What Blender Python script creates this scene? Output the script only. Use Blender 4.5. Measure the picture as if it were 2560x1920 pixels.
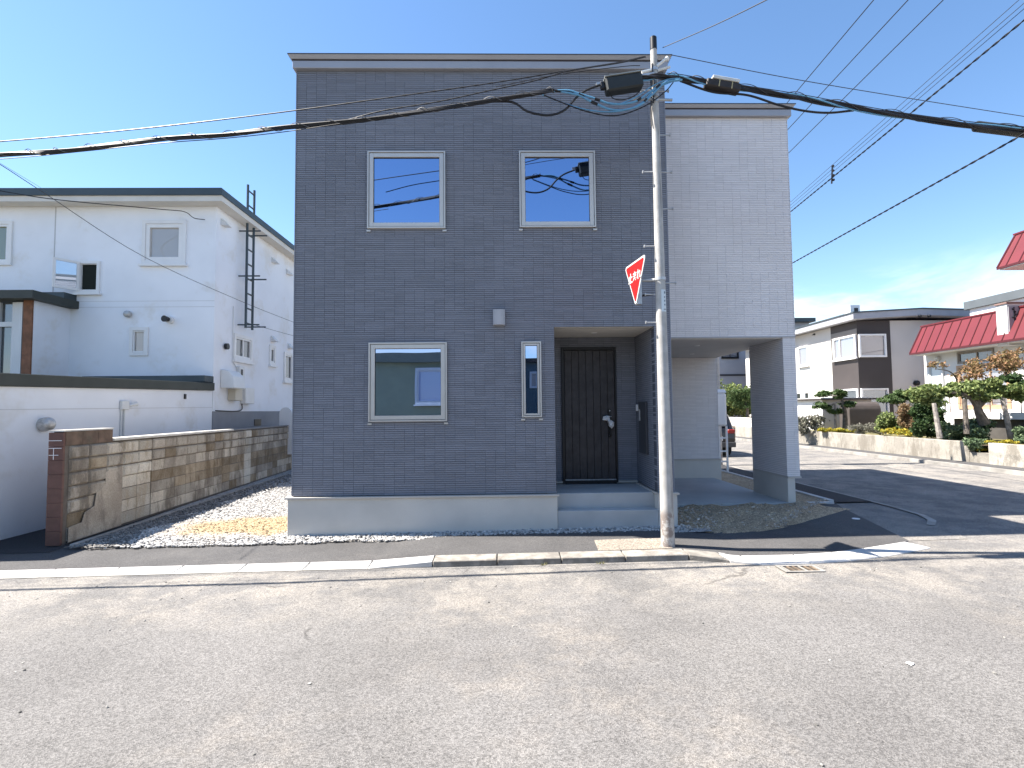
import bpy, bmesh, math, random
import numpy as np
from mathutils import Vector, Matrix
random.seed(7); rng = np.random.default_rng(7)
sc = bpy.context.scene
for o in list(bpy.data.objects): bpy.data.objects.remove(o)
COL = sc.collection
# ---------------------------------------------------------------- camera
FPX, CX, CY = 1303.0, 1280.0, 960.0
CAMP = Vector((0, 0, 1.85))
YAW, PITCH, ROLL = math.radians(1.07), math.radians(2.9), -0.0095
CR = Matrix.Rotation(-YAW, 3, 'Z') @ Matrix.Rotation(math.pi/2 + PITCH, 3, 'X') @ Matrix.Rotation(ROLL, 3, 'Z')
cd = bpy.data.cameras.new('camera'); cam = bpy.data.objects.new('camera', cd); COL.objects.link(cam)
cam.matrix_world = Matrix.Translation(CAMP) @ CR.to_4x4()
cd.sensor_width = 36; cd.sensor_fit = 'HORIZONTAL'; cd.lens = 36*FPX/2560; cd.clip_end = 3000; cd.clip_start = .05
sc.camera = cam
# ---------------------------------------------------------------- sky and sun
TOSUN = Vector((-.711, .0775, 1)).normalized()
EL = math.asin(TOSUN.z); AZ = math.atan2(TOSUN.x, TOSUN.y)
SUN_STRENGTH, SKY_STRENGTH, EXPOSURE = 5.0, 0.085, 1.65
w = bpy.data.worlds.new('World'); sc.world = w; w.use_nodes = True
nt = w.node_tree; nt.nodes.clear()
def N(t, ty, **k):
    n = t.nodes.new(ty)
    for a, b in k.items(): setattr(n, a, b)
    return n
wo = N(nt, 'ShaderNodeOutputWorld'); bg = N(nt, 'ShaderNodeBackground')
sky = N(nt, 'ShaderNodeTexSky', sky_type='NISHITA', sun_disc=False, sun_elevation=EL, sun_rotation=AZ, altitude=50, air_density=1.0, dust_density=0.15, ozone_density=1.6)
tc = N(nt, 'ShaderNodeTexCoord'); sep = N(nt, 'ShaderNodeSeparateXYZ'); nt.links.new(tc.outputs['Generated'], sep.inputs[0])
mp = N(nt, 'ShaderNodeMapping'); mp.inputs['Scale'].default_value = (1.6, 1.6, 5.5); mp.inputs['Location'].default_value = (1.7, .6, .3)
nt.links.new(tc.outputs['Generated'], mp.inputs[0])
cn = N(nt, 'ShaderNodeTexNoise'); cn.inputs['Scale'].default_value = 1.9; cn.inputs['Detail'].default_value = 7; cn.inputs['Roughness'].default_value = .55; cn.inputs['Distortion'].default_value = .4
nt.links.new(mp.outputs[0], cn.inputs['Vector'])
def MR(t, a, b, c, d, smooth=True):
    m = N(t, 'ShaderNodeMapRange'); m.interpolation_type = 'SMOOTHSTEP' if smooth else 'LINEAR'
    for i, v in enumerate((a, b, c, d)): m.inputs[i+1].default_value = v
    return m
m1 = MR(nt, .36, .58, 0, 1); nt.links.new(cn.outputs['Fac'], m1.inputs[0])
m2 = MR(nt, .13, .25, 1, 0); nt.links.new(sep.outputs['Z'], m2.inputs[0])
mm = N(nt, 'ShaderNodeMath', operation='MULTIPLY'); nt.links.new(m1.outputs[0], mm.inputs[0]); nt.links.new(m2.outputs[0], mm.inputs[1])
cm = N(nt, 'ShaderNodeMix', data_type='RGBA'); nt.links.new(mm.outputs[0], cm.inputs['Factor'])
hs = N(nt, 'ShaderNodeHueSaturation'); hs.inputs['Saturation'].default_value = 1.12; hs.inputs['Value'].default_value = 1.0
nt.links.new(sky.outputs[0], hs.inputs['Color']); nt.links.new(hs.outputs[0], cm.inputs['A']); cm.inputs['B'].default_value = (5.6, 5.9, 6.3, 1)
nt.links.new(cm.outputs['Result'], bg.inputs[0]); bg.inputs[1].default_value = SKY_STRENGTH; nt.links.new(bg.outputs[0], wo.inputs[0])
sl = bpy.data.lights.new('sun', 'SUN'); so = bpy.data.objects.new('sun', sl); COL.objects.link(so)
sl.energy = SUN_STRENGTH; sl.angle = math.radians(.5); sl.color = (1, .935, .85)
so.rotation_euler = (-TOSUN).to_track_quat('-Z', 'Y').to_euler(); so.location = TOSUN*60
vs = sc.view_settings; vs.view_transform = 'Standard'; vs.look = 'None'; vs.exposure = EXPOSURE; vs.gamma = 1; vs.use_curve_mapping = False
sc.render.engine = 'CYCLES'
sc.cycles.max_bounces = 7; sc.cycles.diffuse_bounces = 3; sc.cycles.glossy_bounces = 4; sc.cycles.caustics_reflective = False; sc.cycles.caustics_refractive = False
# ---------------------------------------------------------------- photogrammetry helpers (photo pixel + known depth -> place)
S = .012
def G(x): return S*x
def ray(px, py): return CR @ Vector(((px-CX)/FPX, -(py-CY)/FPX, -1))
def atY(px, py, Y): v = ray(px, py); return CAMP + v*(Y/v.y)
def atX(px, py, X): v = ray(px, py); return CAMP + v*(X/v.x)
def atG(px, py, h=0): v = ray(px, py); return CAMP + v*((h-CAMP.z)/(v.z-S*v.x))
# ---------------------------------------------------------------- object helpers
def tag(o, label=None, cat=None, group=None, kind=None):
    if label: o['label'] = label
    if cat: o['category'] = cat
    if group: o['group'] = group
    if kind: o['kind'] = kind
    return o
def thing(name, label, cat, loc=(0, 0, 0), group=None):
    o = bpy.data.objects.new(name, None); COL.objects.link(o); o.location = loc; o.empty_display_size = .1
    return tag(o, label, cat, group)
def link(name, me, m, parent=None):
    o = bpy.data.objects.new(name, me); COL.objects.link(o)
    if m is not None and not me.materials: me.materials.append(m)
    if parent is not None:
        o.parent = parent
        if parent.type == 'EMPTY': o.matrix_parent_inverse = Matrix.Translation(-Vector(parent.location))
    return o
class MB:
    def __init__(s, O=(0, 0, 0), U=(1, 0, 0), NN=(0, 1, 0)):
        s.v = []; s.f = []; s.O = Vector(O); s.U = Vector(U).normalized(); s.N = Vector(NN).normalized()
    def P(s, a, b, c): return s.O + s.U*a + s.N*b + Vector((0, 0, c))
    def box(s, a0, a1, b0, b1, c0, c1):
        i = len(s.v)
        for c in (c0, c1):
            for a, b in ((a0, b0), (a1, b0), (a1, b1), (a0, b1)): s.v.append(tuple(s.P(a, b, c)))
        s.f += [(i, i+3, i+2, i+1), (i+4, i+5, i+6, i+7), (i, i+1, i+5, i+4), (i+1, i+2, i+6, i+5), (i+2, i+3, i+7, i+6), (i+3, i, i+4, i+7)]
        return s
    def poly(s, pts, depth):            # pts world Vectors (loop), extruded by vector depth
        i = len(s.v); n = len(pts); d = Vector(depth)
        s.v += [tuple(p) for p in pts] + [tuple(Vector(p)+d) for p in pts]
        s.f += [tuple(range(i, i+n)), tuple(range(i+2*n-1, i+n-1, -1))]
        s.f += [(i+k, i+(k+1) % n, i+n+(k+1) % n, i+n+k) for k in range(n)]
        return s
    def face(s, pts):
        i = len(s.v); s.v += [tuple(p) for p in pts]; s.f.append(tuple(range(i, i+len(pts)))); return s
    def ring(s, a0, a1, c0, c1, wd, b0, b1):
        s.box(a0, a0+wd, b0, b1, c0, c1); s.box(a1-wd, a1, b0, b1, c0, c1)
        s.box(a0+wd, a1-wd, b0, b1, c0, c0+wd); s.box(a0+wd, a1-wd, b0, b1, c1-wd, c1); return s
    def tube(s, pts, r, n=8, caps=True):
        pts = [Vector(p) for p in pts]; rs = r if isinstance(r, (list, tuple)) else [r]*len(pts)
        i0 = len(s.v); up = Vector((0, 0, 1)); prev = None
        for k, p in enumerate(pts):
            t = (pts[min(k+1, len(pts)-1)]-pts[max(k-1, 0)]).normalized()
            if prev is None:
                a = t.cross(up) if abs(t.z) < .95 else t.cross(Vector((1, 0, 0)))
            else: a = prev - t*prev.dot(t)
            a.normalize(); prev = a; b = t.cross(a)
            for j in range(n):
                q = 2*math.pi*j/n; s.v.append(tuple(p + (a*math.cos(q)+b*math.sin(q))*rs[k]))
        for k in range(len(pts)-1):
            for j in range(n):
                a0 = i0+k*n+j; a1 = i0+k*n+(j+1) % n; s.f.append((a0, a1, a1+n, a0+n))
        if caps:
            s.f.append(tuple(range(i0+n-1, i0-1, -1))); e = i0+(len(pts)-1)*n; s.f.append(tuple(range(e, e+n)))
        return s
    def dome(s, c, r, axis=(0, 0, 1), n=10, m=5, full=False, sq=1.0):
        c = Vector(c); ax = Vector(axis).normalized(); a = ax.orthogonal().normalized(); b = ax.cross(a)
        i0 = len(s.v); lo = -math.pi/2 if full else 0
        for k in range(m+1):
            t = lo+(math.pi/2-lo)*k/m
            for j in range(n):
                q = 2*math.pi*j/n; s.v.append(tuple(c + (a*math.cos(q)+b*math.sin(q))*r*math.cos(t) + ax*r*sq*math.sin(t)))
        for k in range(m):
            for j in range(n): s.f.append((i0+k*n+j, i0+k*n+(j+1) % n, i0+(k+1)*n+(j+1) % n, i0+(k+1)*n+j))
        if not full: s.f.append(tuple(range(i0+n-1, i0-1, -1)))
        return s
    def build(s, name, m, parent=None, bevel=0, smooth=False, kind=None):
        me = bpy.data.meshes.new(name); me.from_pydata(s.v, [], s.f)
        bm = bmesh.new(); bm.from_mesh(me); bmesh.ops.recalc_face_normals(bm, faces=bm.faces)
        if bevel: bmesh.ops.bevel(bm, geom=bm.edges[:], offset=bevel, segments=1, affect='EDGES')
        if smooth:
            for f in bm.faces: f.smooth = True
        bm.to_mesh(me); bm.free()
        if smooth: 
            try: me.set_sharp_from_angle(angle=math.radians(40))
            except Exception: pass
        o = link(name, me, m, parent)
        if kind: o['kind'] = kind
        return o
def npmesh(name, V, Fq, m, parent=None, kind='stuff', smooth=False):
    me = bpy.data.meshes.new(name); V = np.asarray(V, np.float32); Fq = np.asarray(Fq, np.int32); k = Fq.shape[1]
    me.vertices.add(len(V)); me.vertices.foreach_set('co', V.ravel())
    me.loops.add(Fq.size); me.loops.foreach_set('vertex_index', Fq.ravel())
    me.polygons.add(len(Fq)); me.polygons.foreach_set('loop_start', np.arange(0, Fq.size, k, dtype=np.int32))
    me.update(calc_edges=True); me.validate()
    if not smooth: me.shade_flat()
    o = link(name, me, m, parent)
    if kind: o['kind'] = kind
    return o
def smooth_path(pts, n=6):
    pts = [Vector(p) for p in pts]; out = []
    P = [pts[0]*2-pts[1]] + pts + [pts[-1]*2-pts[-2]]
    for i in range(1, len(P)-2):
        p0, p1, p2, p3 = P[i-1:i+3]
        for k in range(n):
            t = k/n; out.append(.5*((2*p1)+(p2-p0)*t+(2*p0-5*p1+4*p2-p3)*t*t+(3*p1-p0-3*p2+p3)*t**3))
    return out+[pts[-1]]
# ---------------------------------------------------------------- materials
def newmat(name):
    m = bpy.data.materials.new(name); m.use_nodes = True; t = m.node_tree
    return m, t, t.nodes['Principled BSDF']
def pos(t): return N(t, 'ShaderNodeNewGeometry').outputs['Position']
def noise(t, scale, detail=4, rough=.55, vec=None):
    n = N(t, 'ShaderNodeTexNoise'); n.inputs['Scale'].default_value = scale; n.inputs['Detail'].default_value = detail; n.inputs['Roughness'].default_value = rough
    t.links.new(vec if vec is not None else pos(t), n.inputs['Vector']); return n.outputs['Fac']
def rgb(c): return (c[0], c[1], c[2], 1)
def mul(t, col, fac):
    x = N(t, 'ShaderNodeMix', data_type='RGBA', blend_type='MULTIPLY'); x.inputs['Factor'].default_value = 1
    t.links.new(col, x.inputs['A']); t.links.new(fac, x.inputs['B']); return x.outputs['Result']
def mixc(t, fac, a, b):
    x = N(t, 'ShaderNodeMix', data_type='RGBA')
    t.links.new(fac, x.inputs['Factor'])
    for s_, v in (('A', a), ('B', b)):
        if isinstance(v, tuple): x.inputs[s_].default_value = rgb(v)
        else: t.links.new(v, x.inputs[s_])
    return x.outputs['Result']
def rng_(t, src, a, b, c, d):
    m = MR(t, a, b, c, d); t.links.new(src, m.inputs[0]); return m.outputs[0]
def bumpn(t, bs, h, strength, dist=.01):
    b = N(t, 'ShaderNodeBump'); b.inputs['Strength'].default_value = strength; b.inputs['Distance'].default_value = dist
    t.links.new(h, b.inputs['Height']); t.links.new(b.outputs[0], bs.inputs['Normal'])
MATS = {}
def mat(name, col, rough=.7, var=.06, vscale=2.5, bump=0, bscale=60, metal=0, spec=.4, island=0, objr=0, dirt=None, dscale=1.2):
    if name in MATS: return MATS[name]
    m, t, bs = newmat(name)
    c = N(t, 'ShaderNodeRGB'); c.outputs[0].default_value = rgb(col); out = c.outputs[0]
    if var: out = mul(t, out, rng_(t, noise(t, vscale, 3), .3, .7, 1-var, 1+var))
    if island: out = mul(t, out, rng_(t, N(t, 'ShaderNodeNewGeometry').outputs['Random Per Island'], 0, 1, 1-island, 1+island))
    if objr: out = mul(t, out, rng_(t, N(t, 'ShaderNodeObjectInfo').outputs['Random'], 0, 1, 1-objr, 1+objr))
    if dirt: out = mixc(t, rng_(t, noise(t, dscale, 4, .7), .52, .72, 0, .75), out, dirt)
    t.links.new(out, bs.inputs['Base Color'])
    bs.inputs['Roughness'].default_value = rough; bs.inputs['Metallic'].default_value = metal; bs.inputs['Specular IOR Level'].default_value = spec
    if bump: bumpn(t, bs, noise(t, bscale, 2, .6), bump)
    MATS[name] = m; return m
def mat_asphalt(name, base, sand, sandfac, vs_=105, bump=.5, lo=.62, hi=1.38):
    m, t, bs = newmat(name); p = pos(t)
    v = N(t, 'ShaderNodeTexVoronoi'); v.inputs['Scale'].default_value = vs_; t.links.new(p, v.inputs['Vector'])
    sepc = N(t, 'ShaderNodeSeparateColor'); t.links.new(v.outputs['Color'], sepc.inputs[0])
    c = N(t, 'ShaderNodeRGB'); c.outputs[0].default_value = rgb(base)
    big = noise(t, .55, 4, .65); mid = noise(t, 1.3, 4, .8); sm = noise(t, 42, 2, .6)
    out = mul(t, c.outputs[0], rng_(t, big, .3, .7, .86, 1.12))
    out = mul(t, out, rng_(t, sm, .3, .7, .90, 1.10))
    a = N(t, 'ShaderNodeMath', operation='MULTIPLY'); t.links.new(rng_(t, mid, .42, .78, 0, 1), a.inputs[0]); t.links.new(rng_(t, noise(t, .38, 1), .4, .62, 0, sandfac), a.inputs[1])
    out = mixc(t, a.outputs[0], out, sand)
    if name == 'weathered_asphalt':
        sp = N(t, 'ShaderNodeSeparateXYZ'); t.links.new(p, sp.inputs[0]); yb = N(t, 'ShaderNodeMath', operation='MULTIPLY'); t.links.new(rng_(t, sp.outputs['Y'], 4.2, 6.0, 0, .6), yb.inputs[0]); t.links.new(rng_(t, mid, .38, .62, 0, 1), yb.inputs[1])
        out = mixc(t, yb.outputs[0], out, (.285, .262, .23))
        wv = N(t, 'ShaderNodeTexVoronoi'); wv.feature = 'DISTANCE_TO_EDGE'; wv.inputs['Scale'].default_value = .42
        ds_ = N(t, 'ShaderNodeVectorMath', operation='MULTIPLY_ADD'); nn_ = N(t, 'ShaderNodeTexNoise'); nn_.inputs['Scale'].default_value = 2.2; nn_.inputs['Detail'].default_value = 4; t.links.new(p, nn_.inputs['Vector']); t.links.new(nn_.outputs['Color'], ds_.inputs[0]); ds_.inputs[1].default_value = (.5, .5, 0); t.links.new(p, ds_.inputs[2]); t.links.new(ds_.outputs[0], wv.inputs['Vector'])
        ck = N(t, 'ShaderNodeMath', operation='MULTIPLY'); t.links.new(rng_(t, wv.outputs['Distance'], .001, .006, .55, 0), ck.inputs[0]); t.links.new(rng_(t, big, .50, .6, 0, 1), ck.inputs[1])
        out = mixc(t, ck.outputs[0], out, (.05, .047, .045))
    out = mul(t, out, rng_(t, sepc.outputs[0], 0, 1, lo, hi))
    pits = rng_(t, sm, .24, .36, .5, 1); out = mul(t, out, pits)
    t.links.new(out, bs.inputs['Base Color']); bs.inputs['Roughness'].default_value = .88; bs.inputs['Specular IOR Level'].default_value = .3
    ad = N(t, 'ShaderNodeMath', operation='ADD'); t.links.new(v.outputs['Distance'], ad.inputs[0]); t.links.new(sm, ad.inputs[1])
    bumpn(t, bs, ad.outputs[0], bump, .008)
    MATS[name] = m; return m
ROAD = mat_asphalt('weathered_asphalt', (.152, .146, .140), (.29, .258, .22), .6, 125, .5, .68, 1.32)
WALK = mat_asphalt('new_asphalt', (.078, .076, .076), (.16, .15, .14), .4, 150, .35, .75, 1.25)
DARKW = mat_asphalt('fresh_black_asphalt', (.036, .036, .039), (.06, .06, .06), .2, 150, .35, .75, 1.25)
OLDP = mat_asphalt('old_pavement_sandy', (.27, .235, .195), (.36, .31, .24), .7, 80, .5)
SOIL = mat_asphalt('brown_soil', (.36, .275, .18), (.46, .37, .25), .8, 60, .9)
LOTG = mat_asphalt('crushed_stone_ground', (.36, .35, .34), (.45, .34, .19), .2, 34, .9, .5, 1.4)
m, t, bs = newmat('gravel_stone')
gi = N(t, 'ShaderNodeNewGeometry'); p = pos(t)
c = mixc(t, gi.outputs['Random Per Island'], (.27, .262, .25), (.54, .525, .50))
sx = N(t, 'ShaderNodeVectorMath', operation='DISTANCE'); sx.inputs[1].default_value = (-3.95, 8.55, .05); 
mpn = N(t, 'ShaderNodeMapping'); mpn.inputs['Scale'].default_value = (.72, 1.25, .2); mpn.inputs['Location'].default_value = (-3.95*.28, -8.55*.25, 0); t.links.new(p, mpn.inputs[0]); t.links.new(mpn.outputs[0], sx.inputs[0])
ds = N(t, 'ShaderNodeMath', operation='MULTIPLY_ADD'); ds.inputs[1].default_value = 1.1; ds.inputs[2].default_value = 0; t.links.new(noise(t, 2.2, 5), ds.inputs[0])
sb = N(t, 'ShaderNodeMath', operation='ADD'); t.links.new(sx.outputs['Value'], sb.inputs[0]); t.links.new(ds.outputs[0], sb.inputs[1])
c = mixc(t, rng_(t, sb.outputs[0], 1.1, 1.75, .96, 0), c, (.40, .30, .175))
t.links.new(c, bs.inputs['Base Color']); bs.inputs['Roughness'].default_value = .9; GRAVEL = m
GREYTILE = mat('charcoal_siding', (.205, .216, .25), .62, .05, 1.2, .25, 140, spec=.35, island=.07)
GREYBACK = mat('charcoal_joint', (.070, .076, .095), .8, 0)
WHITETILE = mat('pale_grey_siding', (.77, .735, .73), .65, .03, 1.2, .25, 140, island=.035)
WHITEBACK = mat('pale_joint', (.44, .43, .44), .8, 0)
SILVER = mat('champagne_aluminium', (.56, .535, .50), .38, .03, 4, metal=.35)
FASCIA = mat('grey_metal_fascia', (.37, .37, .39), .42, .04, 1.5, metal=.3)
DARKLINE = mat('dark_gasket', (.02, .02, .022), .6, 0)
CONC = mat('foundation_mortar', (.57, .545, .50), .85, .07, 1.3, .3, 45)
CONC2 = mat('porch_concrete', (.40, .41, .41), .8, .08, 1.8, .25, 60)
CAPM = mat('drip_cap', (.52, .48, .43), .5, .03)
SOFFIT = mat('soffit_board', (.60, .575, .53), .7, .03)
DOORM = mat('dark_wood_door', (.040, .036, .038), .5, .25, 9, .1, 60)
BLACKM = mat('black_metal', (.012, .012, .014), .45, .05)
WHITEP = mat('white_paint', (.80, .79, .78), .6, .03, 1)
m, t, bs = newmat('coated_window_glass'); gl = N(t, 'ShaderNodeBsdfGlossy'); gl.inputs['Roughness'].default_value = .0; gl.inputs['Color'].default_value = (.36, .49, .74, 1)
bs.inputs['Base Color'].default_value = (.012, .014, .018, 1); bs.inputs['Roughness'].default_value = .1
mx = N(t, 'ShaderNodeMixShader'); mx.inputs[0].default_value = .82; t.links.new(bs.outputs[0], mx.inputs[1]); t.links.new(gl.outputs[0], mx.inputs[2])
bp = N(t, 'ShaderNodeBump'); bp.inputs['Strength'].default_value = .05; bp.inputs['Distance'].default_value = .02; t.links.new(noise(t, 1.3, 1), bp.inputs['Height']); t.links.new(bp.outputs[0], gl.inputs['Normal'])
t.links.new(mx.outputs[0], t.nodes['Material Output'].inputs[0]); GLASS = m
def paneglass(name, col, refl=.35):
    m, t, bs = newmat(name); gl = N(t, 'ShaderNodeBsdfGlossy'); gl.inputs['Roughness'].default_value = .01; gl.inputs['Color'].default_value = (.85, .9, 1, 1)
    bs.inputs['Base Color'].default_value = rgb(col); bs.inputs['Roughness'].default_value = .4
    mx = N(t, 'ShaderNodeMixShader'); mx.inputs[0].default_value = refl; t.links.new(bs.outputs[0], mx.inputs[1]); t.links.new(gl.outputs[0], mx.inputs[2])
    t.links.new(mx.outputs[0], t.nodes['Material Output'].inputs[0]); return m
DARKGLASS = paneglass('dark_window_glass', (.03, .035, .035), .14)
BLINDGLASS = paneglass('window_with_beige_blind', (.40, .37, .33), .08)
CURTGLASS = paneglass('window_with_curtain', (.22, .21, .22), .25)
BLUEGLASS = paneglass('window_blue_curtain', (.42, .47, .64), .12)
def leafmat(name, a, b, tr=.25):
    m, t, bs = newmat(name); gi = N(t, 'ShaderNodeNewGeometry').outputs['Random Per Island']
    c = mixc(t, gi, a, b); t.links.new(c, bs.inputs['Base Color']); bs.inputs['Roughness'].default_value = .6; bs.inputs['Specular IOR Level'].default_value = .3
    tl = N(t, 'ShaderNodeBsdfTranslucent'); t.links.new(c, tl.inputs[0]); mx = N(t, 'ShaderNodeMixShader'); mx.inputs[0].default_value = tr
    t.links.new(bs.outputs[0], mx.inputs[1]); t.links.new(tl.outputs[0], mx.inputs[2]); t.links.new(mx.outputs[0], t.nodes['Material Output'].inputs[0]); return m
LEAF = leafmat('green_leaf', (.05, .09, .025), (.30, .35, .13)); LEAFD = leafmat('dark_leaf', (.02, .05, .018), (.08, .13, .045))
NEEDLE = leafmat('pine_needle', (.035, .075, .02), (.10, .15, .05), .1); JUN = leafmat('juniper', (.05, .09, .05), (.20, .27, .14), .15)
RUST = leafmat('autumn_leaf', (.20, .11, .06), (.34, .27, .15)); OLIVE = leafmat('yellowing_leaf', (.15, .13, .05), (.40, .23, .13))
YEL = leafmat('yellow_flower', (.55, .42, .04), (.20, .24, .05)); GREYLEAF = leafmat('lavender_leaf', (.16, .17, .12), (.30, .28, .24))
BARK = mat('bark', (.11, .095, .08), .9, .35, 9, .8, 30); PALEWOOD = mat('pale_bark', (.26, .235, .21), .9, .35, 9, .8, 30)
CABLE = mat('black_cable', (.012, .012, .014), .5, 0); CABLEG = mat('grey_cable', (.04, .04, .045), .6, 0)
BLUEC = mat('blue_conduit', (.12, .30, .46), .45, .05); STEEL = mat('galvanised_steel', (.48, .49, .50), .45, .12, 12, metal=.55)
# ---------------------------------------------------------------- ground, roads, lots
def sheet(name, pts, h, m, kind='structure', parent=None, res=None):
    b = MB(); b.face([Vector((x, y, G(x)+hh)) for (x, y, hh) in [(q[0], q[1], q[2] if len(q) > 2 else h) for q in pts]])
    o = b.build(name, m, parent)
    if parent is None: o['kind'] = kind
    return o
GRND = mat('bare_ground', (.16, .14, .11), .95, .2, .4, .5, 5)
sheet('ground', [(-400, -400), (400, -400), (400, 400), (-400, 400)], -.05, GRND)
sheet('road', [(-70, -3.6), (12.7, -3.6), (70, -3.6), (70, 8), (12.7, 10.5), (12.7, 90), (3.0, 90), (3.0, 7.3), (-70, 7.3)], 0, ROAD)
sheet('opposite_pavement', [(-70, -6), (70, -6), (70, -3.6), (-70, -3.6)], .06, WALK)
def hs(x):
    if x < -1.62: return .028
    if x < -.85: return .028 + .047*(x+1.62)/.77
    if x < 2.23: return .075
    if x < 3.0: return .075 - .045*(x-2.23)/.77
    return .03
# pavement strip
xs = [-70, -30, -14, -8, -6.4, -5, -4, -3, -2.4, -1.62, -1.2, -.85, 0, 1, 2.23, 2.5, 2.75, 3.0, 3.4, 3.85]
def kback(x):
    if x <= 2.1: return 6.56
    tab = [(2.1, 6.56), (2.4, 6.52), (2.64, 6.42), (2.85, 6.35), (3.4, 6.34), (3.85, 6.38), (4.31, 6.48), (5.31, 6.83)]
    for (a, ya), (b, yb) in zip(tab, tab[1:]):
        if a <= x <= b: return ya+(yb-ya)*(x-a)/(b-a)
    return 6.83
b = MB(); V0 = len(b.v)
for x in xs:
    for y in (kback(x)-.01, 7.0, 7.6 if x > -6 else 7.9): b.v.append((x, y, G(x)+hs(x)))
for i in range(len(xs)-1):
    for j in range(2): q = i*3+j; b.f.append((q, q+3, q+4, q+1))
o = b.build('pavement', WALK); o['kind'] = 'structure'
sheet('corner_pavement', [(3.85, 6.37), (4.31, 6.47), (5.31, 6.82), (5.34, 6.92), (5.92, 9.11), (6.1, 9.6), (6.1, 60), (5.2, 60), (5.05, 9.3), (3.85, 7.6)], .0305, WALK)
sheet('side_pavement', [(6.1, 9.6), (6.8, 9.6), (6.8, 60), (6.1, 60)], .028, DARKW)
sheet('old_road_patch', [(5.345, 6.92), (6.2, 6.95), (6.75, 8.2), (6.8, 9.58), (6.12, 9.58), (5.93, 9.11)], .005, ROAD)
g_ = MB()
gp = [(6.35, 7.75), (6.62, 8.05), (6.78, 8.45), (6.85, 9.2), (6.88, 12), (6.88, 60)]
for (a, b2), (c2, d2) in zip(gp, gp[1:]):
    g_.face([Vector((a-.05, b2, G(a)+.02)), Vector((a+.07, b2-.02, G(a)+.009)), Vector((c2+.07, d2-.02, G(c2)+.009)), Vector((c2-.05, d2, G(c2)+.02))])
GUT = mat('worn_concrete', (.30, .285, .26), .9, .18, 4, .4, 50, dirt=(.16, .145, .13)); o = g_.build('gutter', GUT); o['kind'] = 'structure'
sheet('old_pavement_patch', [(1.22, 7.1, .0795), (1.6, 7.13, .0795), (2.2, 7.12, .0795), (2.12, 6.6, .0795), (1.7, 6.585, .0795), (1.18, 6.58, .0795)], 0, OLDP)
sheet('driveway', [(-14, 7.4), (-6.25, 7.4), (-6.9, 14.2), (-14, 14.2)], .034, DARKW)
sheet('gravel_lot', [(-6.7, 7.5, .02), (-3, 7.5, .02), (3, 7.5, .06), (3, 9, .06), (-3, 9, .06), (-3, 22, .06), (-7.2, 22, .06)], .055, LOTG)
soil = MB(); nx, ny = 34, 16
for i in range(nx+1):
    for j in range(ny+1):
        u, v = i/nx, j/ny; x = 2.5+u*(1.33+2.1*v)+.05*v; y = 7.46+v*1.5
        e = min(u, 1-u, v*1.2)*8; z = G(x)+.022+.135*min(1, v*1.6)*min(1, (1-u)*5)+.045*min(1, e)*(math.sin(x*7)*math.sin(y*9)*.4+random.uniform(-.4, .4)); soil.v.append((x, y, z))
for i in range(nx):
    for j in range(ny): q = i*(ny+1)+j; soil.f.append((q, q+ny+1, q+ny+2, q+1))
o = soil.build('soil_patch', SOIL, smooth=True); o['kind'] = 'structure'
sheet('carport_verge', [(4.9, 8.95), (6.02, 9.5), (6.02, 16), (4.9, 16)], .05, SOIL)
# gravel stones
ico = bmesh.new(); bmesh.ops.create_icosphere(ico, subdivisions=1, radius=1); ico.verts.ensure_lookup_table()
IV = np.array([v.co[:] for v in ico.verts]); IF = np.array([[v.index for v in f.verts] for f in ico.faces]); ico.free()
def stones(name, xy, zf, rmin, rmax, m, label, cat, parent=None):
    n = len(xy); r = rng.uniform(rmin, rmax, n); sc3 = r[:, None]*rng.uniform(.6, 1.25, (n, 3)); sc3[:, 2] *= .7
    a = rng.uniform(0, 6.28, n); ca, sa = np.cos(a), np.sin(a)
    L = IV[None]*(1+rng.uniform(-.22, .22, (n, 12, 1)))*sc3[:, None, :]
    X = L[:, :, 0]*ca[:, None]-L[:, :, 1]*sa[:, None]+xy[:, 0:1]; Y = L[:, :, 0]*sa[:, None]+L[:, :, 1]*ca[:, None]+xy[:, 1:2]
    Z = L[:, :, 2]+(zf(xy)+r*.2)[:, None]
    Fq = (IF[None]+(np.arange(n)*12)[:, None, None]).reshape(-1, 3)
    return tag(npmesh(name, np.stack([X, Y, Z], -1).reshape(-1, 3), Fq, m, parent), label, cat)
pts = []
def scatter(x0, x1, y0, y1, dens, cond=lambda x, y: True):
    n = int((x1-x0)*(y1-y0)*dens); x = rng.uniform(x0, x1, n); y = rng.uniform(y0, y1, n)
    k = [i for i in range(n) if cond(x[i], y[i])]; return np.stack([x[k], y[k]], 1)
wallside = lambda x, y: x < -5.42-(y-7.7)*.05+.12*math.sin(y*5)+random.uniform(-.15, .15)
lotc = lambda x, y: x > -6.15-(y-7.7)*.05 and y > 7.47+.03*math.sin(x*9)
A = np.concatenate([scatter(-6.4, -3.1, 7.46, 9.2, 1500, lotc), scatter(-6.7, -3.1, 9.2, 12, 750, lotc), scatter(-6.9, -3.1, 12, 16, 300, lotc), scatter(-3.1, 2.75, 7.46, 7.78, 1700, lambda x, y: y > 7.5+.035*math.sin(x*5)+.02*math.sin(x*17))])
dk = np.array([wallside(*q) for q in A]); A2 = A[dk]; A = A[~dk]  # darker stones follow the wall's shadow width: shade painted in with the dirt
stones('dirty_shaded_gravel', A2, lambda q: S*q[:, 0]+.062, .009, .024, mat('dirty_shaded_stone', (.20, .19, .175), .9, .25, 5, island=.45), 'dirty gravel with painted wall shade along the foot of the block wall', 'gravel')
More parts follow.
